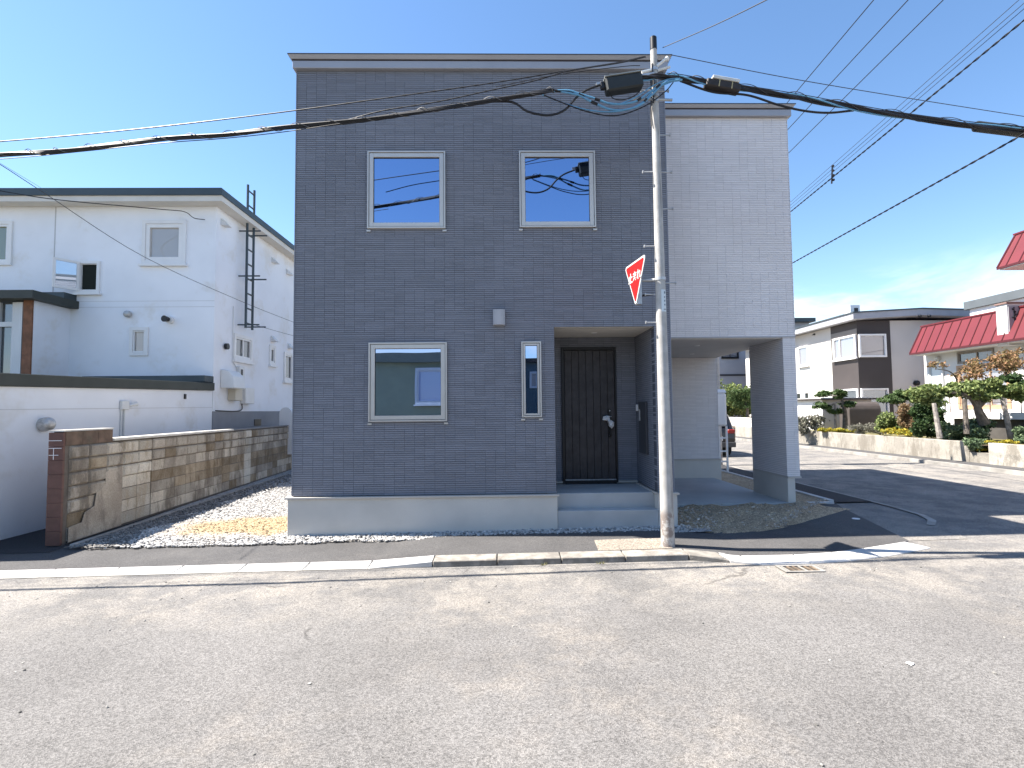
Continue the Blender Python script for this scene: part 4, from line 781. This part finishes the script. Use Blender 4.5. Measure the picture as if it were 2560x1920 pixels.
# ================================================================ right: garden wall, houses, plants
GWX = 13.45; GZ = G(GWX)
gwl = bmat('old_render', (.40, .375, .325), (.31, .285, .245), (.19, .17, .14))
for o_, a_, b_, lb in ((0, 14.88, 30, 'long stained low concrete garden wall along the far pavement'), (1, 9.5, 14.28, 'nearer stained low concrete garden wall right of the gap')):
    tag(MB().box(GWX, GWX+.18, a_, b_, 0, .825).build('garden_wall', gwl, bevel=.012), lb, 'wall')
tag(MB().box(GWX+.02, GWX+.2, 14.28, 14.88, 0, .53).build('garden_wall', gwl), 'low sill between the two garden walls', 'wall')
sheet('garden_bed', [(13.6, 9), (16.4, 9), (16.4, 30), (13.6, 30)], .6, mat('moss_soil', (.13, .115, .05), .95, .35, 3, .7, 14))
# far block wall + hedge
fw = thing('far_block_wall', 'sunlit white block wall with hedge above seen through the carport', 'wall', (14.6, 31, .2))
MB().box(14.62, 14.8, 30.2, 46, 0, 1.28).build('core', mat('wall_mortar2', (.55, .53, .50), .9, .08, 3), fw)
FBM = blockmesh(.6, .26, .02, .012); FBM.materials.append(mat('white_block', (.68, .66, .62), .9, .08, 3, .3, 30, objr=.06))
rotf = Matrix(((0, 1, 0), (-1, 0, 0), (0, 0, 1))).transposed().to_4x4()
for i in range(14):
    for j in range(4):
        o = bpy.data.objects.new('block', FBM); COL.objects.link(o); o.parent = fw; o.matrix_parent_inverse = Matrix.Translation(-Vector(fw.location)); o.matrix_basis = Matrix.Translation((14.62, 30.4+i*.6, .22+j*.26)) @ rotf @ Matrix.Diagonal((1, 1, 1, 1))
# foliage builder
def foliage(name, blobs, n, size, m, parent=None, flat=0, shell=.55, aspect=1.0):
    sub = []
    for c_, r_ in blobs:
        if flat < 0: sub.append((c_, r_)); continue
        for k in range(9):
            d = rng.normal(size=3); d /= np.linalg.norm(d); f = rng.uniform(.45, .95); q = rng.uniform(.28, .52); sub.append((tuple(np.array(c_)+d*f*np.array(r_)), tuple(np.array(r_)*q)))
    blobs = sub
    tot = sum(b[1][0]*b[1][1]*b[1][2] for b in blobs) or 1; Cn = []
    for c_, r_ in blobs:
        k = max(8, int(n*(r_[0]*r_[1]*r_[2])/tot)); d = rng.normal(size=(k, 3)); d /= np.linalg.norm(d, axis=1)[:, None]; rad = (shell+(1-shell)*rng.random(k))*(1+np.abs(rng.normal(0, .28, k)))
        Cn.append(np.array(c_)+d*rad[:, None]*np.array(r_))
    C = np.concatenate(Cn); k = len(C); a = rng.normal(size=(k, 3)); a[:, 2] *= (1-flat); a /= np.linalg.norm(a, axis=1)[:, None]; b_ = rng.normal(size=(k, 3)); b_[:, 2] *= (1-flat*.7); b_ = np.cross(a, b_); b_ /= np.linalg.norm(b_, axis=1)[:, None]
    s = size*rng.uniform(.55, 1.25, k)[:, None]; a = a*s; b_ = b_*s*aspect; up = np.cross(a, b_); up = up/np.linalg.norm(up, axis=1)[:, None]*s*.25
    V = np.stack([C-a*.5, C+b_*.32+up, C+a*.5, C-b_*.32+up], 1).reshape(-1, 3); Fq = np.array([(0, 1, 2), (0, 2, 3)]); F_ = (Fq[None]+(np.arange(k)*4)[:, None, None]).reshape(-1, 3)
    return npmesh(name, V, F_, m, parent, kind=None)
def needles(name, blobs, n, size, m, parent): return foliage(name, blobs, n, size, m, parent, .0, .35, .16)
def plant(name, label, cat, blobs, n, size, m, trunk=None, tr=.05, group=None, bark=None, **k):
    base = trunk[0][0] if trunk else (blobs[0][0][0], blobs[0][0][1], blobs[0][0][2]-blobs[0][1][2]); root = thing(name, label, cat, tuple(base), group)
    foliage('crown', blobs, n, size, m, root, **k)
    for i, tp in enumerate(trunk or []):
        pts_ = smooth_path(tp, 4) if len(tp) > 2 else [Vector(q) for q in tp]; L = len(pts_); r0 = tr if i == 0 else tr*.55
        MB().tube(pts_, [r0*(1-.55*j/(L-1)) for j in range(L)], 8).build('trunk' if i == 0 else 'limb', bark or BARK, root, smooth=True)
    return root
def B(px, py, Y, rx, ry, rz): q_ = atY(px, py, Y); return ((q_.x, q_.y, q_.z), (rx, ry, rz))
# cloud pruned pine (far garden)
def pine(label, pads, trunk, limbs, n, grp='cloud pruned pines'):
    root = thing('pine_tree', label, 'pine tree', tuple(trunk[0]), grp)
    needles('crown', pads, n, .16, NEEDLE, root)
    MB().tube(smooth_path(trunk, 5), [.11-.08*k/(5*(len(trunk)-1)) for k in range(5*(len(trunk)-1)+1)], 8).build('trunk', BARK, root, smooth=True)
    for l in limbs: MB().tube(smooth_path(l, 4), .03, 6).build('limb', PALEWOOD, root, smooth=True)
    return root
Yp = 22.0
pads = [B(2062, 985, Yp, .36, .4, .12), B(2100, 984, Yp, .36, .4, .16), B(2055, 1015, Yp, .33, .35, .13), B(2090, 1029, Yp, .27, .3, .1), B(2120, 1012, Yp, .32, .3, .12)]
tr = [atY(2113, 1072, Yp), atY(2112, 1030, Yp), atY(2106, 1005, Yp), atY(2104, 988, Yp)]
pine('cloud pruned pine with layered pads before the white shed', pads, tr, [[tr[2], atY(2085, 1009, Yp), atY(2066, 1018, Yp)], [tr[3], atY(2085, 990, Yp), atY(2065, 987, Yp)]], 5200)
sup = MB(); sup.tube([atY(2089, 1072, Yp), atY(2087, 1010, Yp)], .05, 8); tag(sup.build('tree_prop', PALEWOOD), 'pale wooden prop under the pine branch', 'prop'); 
Yq = 19.0
pads2 = [B(2232, 1000, Yq, .42, .4, .17), B(2268, 983, Yq, .42, .4, .17), B(2290, 995, Yq, .3, .4, .15)]
t2 = [atY(2262, 1070, Yq), atY(2258, 1030, Yq), atY(2262, 990, Yq)]
pine('cloud pruned pine with rounded pads at the grey house wall', pads2, t2, [[t2[1], atY(2240, 1010, Yq), atY(2232, 1003, Yq)]], 4200)
Yr = 33
pr = [B(1845, 990, Yr, .75, .6, .42), B(1870, 985, Yr, .8, .6, .4), B(1855, 1013, Yr, .55, .5, .28)]
t3 = [atY(1869, 1046, Yr), atY(1868, 1020, Yr), atY(1862, 1003, Yr)]
pine('garden pine above the far white block wall', pr, t3, [], 4200)
plant('hedge', 'bright green hedge behind the far white block wall', 'hedge', [B(1815, 985, 35, 1.1, .8, .75), B(1840, 1005, 35, 1.3, .8, 1.0), B(1885, 1005, 35, 1.3, .8, .95), B(1800, 1000, 35, 1, .8, 1.2), B(1930, 1005, 36, 1.6, .8, .95), B(1980, 1005, 37, 1.6, .8, .95)], 9000, .2, LEAF)
plant('shrub', 'loose flowering shrub at the far end of the garden wall', 'shrub', [B(2020, 1060, 22.6, .55, .5, .36), B(2045, 1066, 22.4, .35, .4, .25), B(2012, 1080, 22.4, .2, .1, .22)], 2600, .11, GREYLEAF)
plant('flower_row', 'row of yellow marigolds along the garden wall top', 'flowers', [B(2055+k*13, 1074+k*.5, 21.6-k*.12, .16, .2, .085) for k in range(7)], 2200, .07, YEL)
plant('flower_clump', 'yellow flower clump at the foot of the round green shrub', 'flowers', [B(2215+k*14, 1077+k*1.2, 18.2-k*.2, .16, .2, .11) for k in range(5)], 1800, .07, YEL)
for k, px_ in enumerate((2146, 2187)): plant('lavender_mound', ('smaller' if k == 0 else 'larger')+' grey lavender mound beside the yellow flowers', 'plant', [B(px_, 1073+k*1, 20.2-k*.6, .28+.08*k, .3, .2)], 1600, .07, GREYLEAF, aspect=.4, group='lavender mounds')
plant('shrub', 'round leafy bright green shrub below the dark tank', 'shrub', [B(2222, 1050, 18.6, .36, .36, .34), B(2240, 1062, 18.4, .26, .3, .25), B(2208, 1064, 18.5, .2, .3, .22)], 3000, .11, LEAF)
plant('maple_bush', 'rust coloured maple bush beside the round green shrub', 'shrub', [B(2275, 1055, 17.6, .3, .3, .34), B(2262, 1025, 17.6, .22, .25, .2), B(2290, 1070, 17.4, .25, .25, .24)], 2300, .10, RUST, trunk=[[atY(2275, 1095, 17.6), atY(2274, 1060, 17.6), atY(2266, 1020, 17.6)]], tr=.03)
plant('evergreen_bush', 'dark evergreen bush left of the leaning props', 'shrub', [B(2318, 1030, 17.0, .42, .4, .42), B(2335, 1058, 16.9, .34, .35, .35), B(2305, 1075, 16.8, .28, .3, .25), B(2345, 1080, 16.7, .2, .3, .2)], 4200, .11, LEAFD)
Yj = 15.8
plant('juniper', 'spreading blue green juniper behind the garden wall gap', 'juniper', [B(2385, 1075, Yj, .42, .4, .25), B(2420, 1090, Yj-.3, .5, .4, .28), B(2455, 1068, Yj, .38, .35, .25), B(2430, 1108, 14.9, .3, .3, .16), B(2440, 1060, Yj, .3, .3, .15)], 6500, .13, JUN, aspect=.3)
plant('juniper', 'juniper at the right edge beyond the leaning prop', 'juniper', [B(2560, 1090, 14.6, .3, .3, .26), B(2575, 1070, 14.8, .3, .3, .2)], 2600, .12, JUN, aspect=.3)
plant('ground_cover', 'yellow green moss plants in the garden wall gap', 'plant', [B(2455, 1122, 14.75, .2, .15, .05), B(2500, 1105, 14.4, .35, .15, .06)], 1300, .06, YEL)
Yg = 15.4
gb = [B(px_, py_, Yg+dy, rx, .45, rz) for px_, py_, dy, rx, rz in ((2300, 985, .3, .2, .18), (2325, 982, .3, .26, .2), (2362, 976, .2, .27, .19), (2400, 974, .1, .28, .21), (2440, 972, 0, .3, .24), (2480, 970, 0, .3, .26), (2520, 978, -.1, .28, .22), (2555, 985, -.2, .25, .24), (2335, 1003, .2, .13, .13), (2445, 993, 0, .25, .15), (2600, 985, -.2, .3, .24))]
gt = [atY(2462, 1060, Yg), atY(2452, 1040, Yg), atY(2444, 1018, Yg), atY(2446, 985, Yg)]
plant('trained_tree', 'green tree trained flat on wooden props before the red roofed house', 'tree', gb, 8500, .13, LEAF, trunk=[gt, [gt[2], atY(2420, 990, Yg), atY(2370, 980, Yg)], [gt[2], atY(2480, 990, Yg), atY(2540, 985, Yg)]], tr=.15)
for (a0, b0), lb in ((((2350, 1096), (2335, 1008)), 'leaning grey wooden prop at the left of the trained tree'), (((2417, 1085), (2411, 998)), 'upright dark wooden prop under the trained tree'), (((2530, 1108), (2506, 995)), 'leaning pale wooden prop at the right of the trained tree')):
    tag(MB().tube([atY(*a0, Yg-.3), atY(*b0, Yg-.2)], [.075, .055], 8).build('tree_prop', PALEWOOD if 'dark' not in lb else BARK, smooth=True), lb, 'prop', 'tree props')
ot = [atY(2392, 965, 16), atY(2390, 945, 16), atY(2372, 928, 16), atY(2340, 922, 16)]
plant('maple_tree', 'sparse orange leaved maple reaching over the trained tree', 'tree', [B(2340, 912, 16, .3, .25, .14), B(2420, 928, 15.9, .4, .4, .26), B(2465, 918, 15.8, .45, .45, .34), B(2505, 903, 15.7, .45, .45, .36), B(2545, 918, 15.6, .45, .45, .45), B(2450, 948, 15.9, .55, .35, .16), B(2560, 898, 15.6, .4, .4, .3)], 2600, .10, OLIVE, trunk=[[atY(2500, 990, 15.8), atY(2502, 960, 15.8), atY(2515, 935, 15.8), atY(2520, 905, 15.8)], ot, [atY(2515, 935, 15.8), atY(2545, 945, 15.7), atY(2560, 938, 15.7)]], tr=.05, shell=.1)
plant('dark_branch', 'dark leafy branch low at the right picture edge', 'shrub', [B(2535, 950, 15.3, .3, .3, .16), B(2555, 960, 15.2, .2, .2, .12)], 900, .13, LEAFD, shell=.1)
# house B : white and dark clad house
hb_ = thing('clad_house', 'white house with dark clad corner and wraparound corner windows', 'house', (19, 26, .3))
BX, BY = 17.5, 25.2
BWALL = mat('cream_white_siding', (.70, .68, .63), .8, .03, 1); BGREY = mat('warm_grey_wall', (.52, .49, .46), .8, .03, 1); BDARK = mat('dark_brown_cladding', (.05, .042, .041), .7, .06, 1)
MB().box(BX, 27.5, BY, 37, 0, 6.1).build('wall', BGREY, hb_)
MB().box(BX-.012, BX, 27.2, 37, 0, 5.35).build('white_siding', BWALL, hb_)
MB().box(BX-.04, BX, BY-.04, 27.2, 0, 6.1).box(BX, 19.12, BY-.04, BY, 0, 6.1).build('dark_cladding', BDARK, hb_)
MB().box(BX-.045, BX-.04, BY-.03, 27.19, 5.42, 5.72).build('cladding_band', mat('taupe_band', (.20, .18, .165), .7, .05), hb_)
rf = MB(); rf.v = [(BX-.5, BY-.5, 6.1), (BX-.5, 38, 6.1), (20.4, BY-.5, 6.28), (20.4, 38, 6.28), (28, BY-.5, 6.05), (28, 38, 6.05)]; rf.v += [(a_, b_, c_+.3) for a_, b_, c_ in rf.v]
rf.f = [(0, 1, 3, 2), (2, 3, 5, 4), (6, 8, 9, 7), (8, 10, 11, 9), (0, 2, 8, 6), (2, 4, 10, 8), (1, 7, 9, 3), (3, 9, 11, 5), (0, 6, 7, 1), (4, 5, 11, 10)]; rf.build('roof', mat('grey_blue_fascia', (.34, .345, .37), .6, .05), hb_)
rt = MB(); rt.v = [(a_+(-.04 if i in (0, 1) else 0), b_+(-.04 if b_ < 30 else 0), c_) for i, (a_, b_, c_) in enumerate(rf.v[6:])]; rt.v += [(a_, b_, c_+.06) for a_, b_, c_ in rt.v]; rt.f = rf.f; rt.build('roof_sheet', TEAL, hb_)
window(hb_, (BX-.04, 0, 0), YY, (-1, 0, 0), 24.98+.22, 26.95, 4.29, 5.43, WFR, CURTGLASS, .07, .02, .05, mull=(.72,), sill=True, solid=True)
window(hb_, (0, BY-.04, 0), XX, FY, BX, 18.85, 4.29, 5.43, WFR, paneglass('reflecting_window', (.10, .07, .065), .12), .07, .02, .05, solid=True)
window(hb_, (BX-.04, 0, 0), YY, (-1, 0, 0), 25.2, 26.95, 1.3, 2.76, WFR, DARKGLASS, .07, .02, .05, solid=True)
window(hb_, (0, BY-.04, 0), XX, FY, BX, 18.85, 1.0, 2.76, WFR, DARKGLASS, .07, .02, .05, solid=True)
window(hb_, (BX-.012, 0, 0), YY, (-1, 0, 0), 29.25, 30.25, 4.25, 5.4, WFR, CURTGLASS, .07, .03, .04, sill=True, solid=True)
window(hb_, (BX-.012, 0, 0), YY, (-1, 0, 0), 29.3, 29.8, 2.2, 2.75, WFR, DARKGLASS, .05, .03, .04, solid=True); window(hb_, (BX-.012, 0, 0), YY, (-1, 0, 0), 30.1, 30.7, 2.2, 2.75, WFR, DARKGLASS, .05, .03, .04, solid=True)
MB().box(17.75, 18.25, 26.0, 26.5, 6.3, 7.05).build('chimney', WHITEP, hb_); MB().box(17.95, 18.15, 25.99, 26.0, 6.7, 6.9).build('chimney_vent', BLACKM, hb_)
for xx, zz in ((20.3, 3.0), ): hoodvent(hb_, (xx, BY, zz), FY, .13, BLACKM)
for xx in (20.25, 20.7): hoodvent(hb_, (xx, BY-.5, 6.22), FY, .07, BLACKM)
MB().poly([Vector((BX-.01, 28.6, 5.9)), Vector((BX-.01, 28.6, 6.0)), Vector((BX-.12, 28.6, 5.9))], (0, .15, 0)).build('weather_hood', BLACKM, hb_)
sh = thing('shed', 'low white garden shed with flat dark edged roof by the pine', 'shed', (15.6, 25, .7))
MB().box(14.9, 17.2, 24.0, 27.5, .5, 2.2).build('wall', BGREY, sh); 
for k in range(8): MB().box(14.88, 14.9, 24.0, 27.5, .6+k*.2, .795+k*.2).build('siding_board', WHITEP, sh)
MB().box(14.7, 17.44, 23.8, 27.6, 2.2, 2.27).build('roof', BDARK, sh); MB().box(14.72, 17.42, 23.82, 27.58, 2.271, 2.30).build('roof_sheet', BWALL, sh)
tk = thing('oil_tank', 'dark brown round topped tank below the corner windows', 'tank', (15.8, 22.9, .7))
TKM = mat('dark_brown_tank', (.075, .062, .055), .55, .1, 3)
b = MB()
pr_ = [Vector((15.2, 22.6, .6)), Vector((15.2, 22.6, 1.7))]+[Vector((15.2, 22.6+.35-.35*math.cos(a_), 1.7+.38*math.sin(a_))) for a_ in np.linspace(.2, math.pi-.2, 9)]+[Vector((15.2, 23.3, 1.7)), Vector((15.2, 23.3, .6))]
b.poly(pr_, (1.42, 0, 0)); b.build('body', TKM, tk, bevel=.02)
# house A : red roof
ha = thing('red_roof_house', 'white house with red standing seam mansard roofs behind the garden', 'house', (17, 16, .7))
REDR = mat('red_metal_roof', (.125, .015, .020), .5, .06, 1.5); REDS = mat('red_seam', (.075, .011, .014), .5, 0); AW = mat('white_render_wall', (.66, .65, .63), .8, .03, 1)
AX = 16.4
aw = [(17.0, 18.4, 3.36, 3.78), (16.5, 18.45, 1.75, 3.30)]
q = MB((AX, 0, 0), YY, (-1, 0, 0)); holewall(q, 6, 19.9, -.2, 0, .5, 3.9, aw); q.box(19.7, 19.9, -8, -.2, .5, 3.9); q.build('wall', AW, ha)
WOODF = mat('wood_window_frame', (.42, .27, .17), .6, .1, 5)
window(ha, (AX, 0, 0), YY, (-1, 0, 0), *aw[0], mat('bronze_frame', (.25, .22, .19), .5, .05), DARKGLASS, .05, .03, .03, mull=(.45,)); window(ha, (AX, 0, 0), YY, (-1, 0, 0), *aw[1], WOODF, CURTGLASS, .09, .04, .03, mull=(.33, .66))
window(ha, (AX, 0, 0), YY, (-1, 0, 0), 19.0, 19.65, 1.7, 3.4, GFR, paneglass('frosted_pane', (.5, .56, .56), .1), .05, .03, .03, solid=True)
def mans(y0, y1, x0, z0, x1, z1, hip, nseam, pitch, seam0):
    r = MB(); r.v = [(x0, y0, z0), (x0, y1, z0), (x1, y1-hip, z1), (x1, y0, z1), (x0+.5, y0, z0-.02), (x0+.5, y1-.4, z0-.02)]; r.f = [(0, 1, 2, 3)]; o = r.build('roof', REDR, ha)
    r = MB(); r.face([Vector((x0, y1, z0)), Vector((x0+4, y1, z0)), Vector((x1+4, y1-hip, z1)), Vector((x1, y1-hip, z1))]); r.build('roof', REDR, ha)
    MB().box(x1-.01, x1+6, y0, y1-hip, z1-.02, z1+.02).build('roof_top', REDR, ha); MB().box(x0+.02, x0+1.2, y0, y1-.05, z0-.09, z0-.005).build('eave', AW, ha)
    MB().box(x0-.015, x0+.02, y0, y1+.02, z0-.06, z0+.01).build('eave_trim', REDS, ha); MB().box(x1-.03, x1+.06, y0, y1-hip+.05, z1+.021, z1+.07).build('ridge_trim', REDR, ha)
    MB().tube([(x0-.01, y1, z0), (x1-.01, y1-hip, z1)], .03, 6).build('hip_trim', REDS, ha)
    for k in range(nseam):
        yy = seam0-k*pitch
        if yy > y0: MB().tube([(x0-.01, yy, z0), (x1-.01, yy, z1)], .018, 5).build('seam', REDS, ha)
e0 = atX(2275, 884, 15.8); e1 = atX(2305, 819, 16.28); e2 = atX(2493.5, 670, 16.2); e3 = atX(2538, 589, 16.8)
mans(8, e0.y, 15.8, e0.z, 16.28, e1.z, e0.y-e1.y, 12, .38, e0.y-.3)
mans(8, e2.y, 16.2, e2.z, 16.8, e3.z, e2.y-e3.y, 8, .42, e2.y-.3)
MB().box(17.0, 24, 8, e2.y-.5, 4.8, e2.z-.05).build('upper_wall', AW, ha)
MB().box(15.9, 17.0, 15.98, 16.34, 3.75, 5.06).build('balcony_wall', AW, ha); MB().box(15.86, 17.2, 15.94, 16.36, 5.062, 5.11).build('balcony_coping', mat('brown_coping', (.22, .14, .12), .6, .05), ha)
MB().box(15.93, 17.4, 15.955, 15.98, 4.1, 5.0).build('balcony_panel', mat('grey_panel', (.33, .33, .34), .6, .05), ha); MB().box(15.9, 17.4, 15.9, 15.98, 4.06, 4.1).build('balcony_sill', REDS, ha)
orn = MB(); 
for k in range(9): orn.dome((16.10+.04*math.sin(k*2.2), 15.95, 4.2+k*.085), .04, (0, -1, 0), 6, 3)
orn.tube([(16.1, 15.95, 4.15), (16.1, 15.95, 4.95)], .015, 6); o = orn.build('wrought_ornament', BLACKM, ha); o['kind'] = 'stuff'
MB().box(15.6, AX+.0, 9, 18.05, 1.43, 1.64).build('terrace', AW, ha); MB().box(15.8, AX, 9, 18.0, .6, 1.42).build('terrace_base', mat('dark_underfloor', (.07, .065, .06), .9, .2), ha)
for k in range(8): MB().tube([(15.64, 17.95-k*.5, 1.64), (15.64, 17.95-k*.5, 2.4)], .014, 6).build('railing_post', mat('rail_brown', (.14, .09, .08), .6, 0), ha)
for zz in (1.95, 2.2): MB().tube([(15.64, 12, zz), (15.64, 17.95, zz)], .007, 5).build('railing_wire', CABLEG, ha)
hoodvent(ha, (AX, 19.2, 3.65), (-1, 0, 0), .09, SVENT)
# house C behind
hc = thing('grey_fascia_house', 'white sided house with slate grey fascia behind the red roof', 'house', (22, 20, .5))
MB().box(21.1, 30, 12, 22.9, .4, 6.2).build('wall', WHITEP, hc)
for k in range(5): MB().box(21.08, 21.1, 12, 22.9, 5.0+k*.24, 5.235+k*.24).build('siding_board', WHITEP, hc)
MB().box(20.95, 30, 12, 23.05, 6.2, 6.55).build('fascia', mat('slate_fascia', (.10, .115, .125), .6, .06), hc)
# far grey house down the street
hd = thing('far_grey_house', 'plain grey house with dark window beyond the hedge', 'house', (18, 40, .4))
MB().box(14.9, 24, 40, 50, 0, 8.5).build('wall', mat('cool_grey_wall', (.40, .40, .43), .8, .04, 1), hd)
window(hd, (0, 40, 0), XX, FY, 17.0, 18.35, 5.7, 7.2, BLACKM, CURTGLASS, .09, .03, .05, mull=(.5,), solid=True)
MB().box(14.9, 24, 39.97, 40, 4.35, 4.5).build('band', mat('dark_band', (.06, .06, .07), .7, 0), hd); MB().box(14.6, 24.3, 39.6, 50.3, 8.5, 8.8).build('roof', TEAL, hd)
MB().box(17.9, 18.6, 39.6, 40, 2.7, 2.85).build('hood', WHITEP, hd)
# kerosene tank and car by the carport back corner
kt = thing('kerosene_tank', 'white kerosene tank on a tall white leg frame behind carport', 'tank', (5.7, 14.3, .1))
b = MB(); b.box(5.3, 6.16, 14.2, 14.75, 1.36, 2.28); b.build('body', WHITEP, kt, bevel=.05); b = MB(); b.poly([Vector((5.3, 14.2, 2.281)), Vector((5.3, 14.75, 2.281)), Vector((5.3, 14.65, 2.38)), Vector((5.3, 14.3, 2.38))], (.86, 0, 0)); b.build('lid', WHITEP, kt, bevel=.01)
for xx in (5.32, 6.12):
    for yy in (14.22, 14.72): MB().box(xx, xx+.045, yy, yy+.045, .05, 1.36).build('leg', WHITEP, kt)
for zz in (.38, .66, 1.02): MB().box(5.365, 6.12, 14.225, 14.26, zz, zz+.04).build('brace', WHITEP, kt)
MB().box(5.36, 5.95, 14.9, 15.2, .9, 1.3).build('louvre_box', PVC, kt)
for k in range(4): MB().box(5.4, 5.85, 14.885, 14.9, .95+k*.085, .99+k*.085).build('louvre', BLACKM, kt)
car = thing('parked_car', 'black parked car seen behind the white kerosene tank', 'car', (7.6, 20.8, .1))
CARP = mat('black_car_paint', (.012, .012, .014), .22, 0, spec=.6); cz = G(7.5)
side = [(18.75, .35), (18.68, .62), (18.72, .95), (18.85, 1.08), (19.25, 1.55), (19.6, 1.66), (21.0, 1.66), (21.9, 1.15), (22.9, 1.02), (23.1, .8), (23.12, .38)]
b = MB(); b.poly([Vector((6.72, y_, z_+cz)) for y_, z_ in side], (1.68, 0, 0)); b.build('body', CARP, car, bevel=.06)
MB().poly([Vector((6.95, 18.83, 1.12+cz)), Vector((6.95, 19.2, 1.54+cz)), Vector((8.17, 19.2, 1.54+cz)), Vector((8.17, 18.83, 1.12+cz))], (0, -.02, .0)).build('rear_window', DARKGLASS, car)
for xx in (6.78, 8.1): MB().box(xx, xx+.26, 18.66, 18.74, .86+cz, 1.0+cz).build('tail_lamp', mat('tail_lamp_red', (.28, .02, .015), .25, 0), car, bevel=.02)
for xx in (6.72, 8.2):
    for yy in (19.4, 22.2):
        MB().tube([(xx, yy, .32+cz), (xx+.2, yy, .32+cz)], .32, 18).build('wheel', mat('tyre', (.02, .02, .02), .8, 0), car)
MB().box(7.2, 7.9, 18.65, 18.69, .6+cz, .75+cz).build('number_plate', WHITEP, car); MB().box(6.75, 8.37, 18.62, 18.7, .36+cz, .55+cz).build('bumper', mat('dark_bumper', (.05, .05, .052), .5, 0), car, bevel=.02)
# ================================================================ houses across the street (seen in the window reflections)
og = thing('green_house', 'olive green house across the street reflected in the ground floor window', 'house', (-4, -6, 0))
OY = -5.5
MB().box(-12, -.1, OY-8, OY, 0, 3.82).build('wall', mat('olive_siding', (.36, .375, .25), .8, .05, 2), og)
MB().box(-12.2, .15, OY-8, OY+.25, 3.82, 4.2).build('fascia', mat('dark_green_fascia', (.12, .14, .12), .6, .05), og)
window(og, (0, OY, 0), XX, (0, 1, 0), -3.5, -1.9, 2.12, 3.6, WFR, BLUEGLASS, .1, .04, .06, sill=True, solid=True)
oh = thing('teal_house', 'dark teal house across the street reflected in the narrow window', 'house', (4, -8, 0))
MB().box(.35, 12, -15, -7, 0, 3.9).build('wall', mat('teal_siding', (.075, .12, .14), .8, .05, 2), oh); MB().box(.2, 12.2, -15, -6.8, 3.9, 4.1).build('fascia', BLACKM, oh)
window(oh, (0, -7, 0), XX, (0, 1, 0), 1.2, 1.55, 2.8, 3.5, GFR, BLINDGLASS, .05, .03, .04, solid=True)
fn = thing('picket_fence', 'white picket fence across the street reflected in the narrow window', 'fence', (1.5, -5, 0))
for k in range(16): MB().box(.4+k*.13, .45+k*.13, -5.03, -5, .3, 1.35).build('picket', WHITEP, fn)
for zz in (.5, 1.25): MB().box(.38, 2.5, -5.06, -5.03, zz, zz+.06).build('rail', WHITEP, fn)

# ================================================================ small things on the ground
pb = np.concatenate([scatter(-6, 6, 2.2, 6.2, 2.2), scatter(-6, 5, 5.6, 6.25, 9)])
stones('pebbles', pb, lambda q: S*q[:, 0]+.001, .004, .013, mat('pebble', (.26, .25, .23), .9, .2, 6, island=.6), 'loose grit scattered over the road', 'grit')
q_ = atG(2275, 1660, .0); tag(npmesh('paper_scrap', IV*np.array((.035, .025, .007))*(1+rng.uniform(-.3, .3, (12, 1)))+np.array(q_)+np.array((0, 0, .006)), IF, WHITEP, None, kind=None), 'small white scrap lying on the road at right', 'scrap')
q_ = atG(2140, 1297, .031); tag(MB().tube([q_, q_+Vector((0, 0, .006))], .055, 14).build('valve_cover', WHITEP), 'small round white valve cover in the dark corner pavement', 'cover')
def tuft(px, py, h, label, n=20, sz=.06):
    c_ = atG(px, py, h); V = []; F_ = []
    for k in range(n):
        a = rng.uniform(0, 6.28); l = rng.uniform(.4, 1)*sz; b0 = np.array(c_)+np.array((rng.normal(0, .025), rng.normal(0, .01), 0)); d = np.array((math.cos(a)*.6, math.sin(a)*.4, .7)); w_ = np.array((-math.sin(a), math.cos(a), 0))*.004
        i = len(V); V += [b0-w_, b0+w_, b0+d*l]; F_.append((i, i+1, i+2))
    tag(npmesh('weed_tuft', V, F_, mat('dry_grass', (.24, .22, .08), .8, .2, 9), None, kind=None), label, 'weed', 'weeds at the kerb')
tuft(1358, 1413, 0, 'dry weed tuft at the foot of the grey kerb left of the pole'); tuft(1502, 1410, 0, 'dry weed tuft at the foot of the grey kerb near the pole'); tuft(1447, 1312, .12, 'thin weed growing before the porch step', 10, .13)
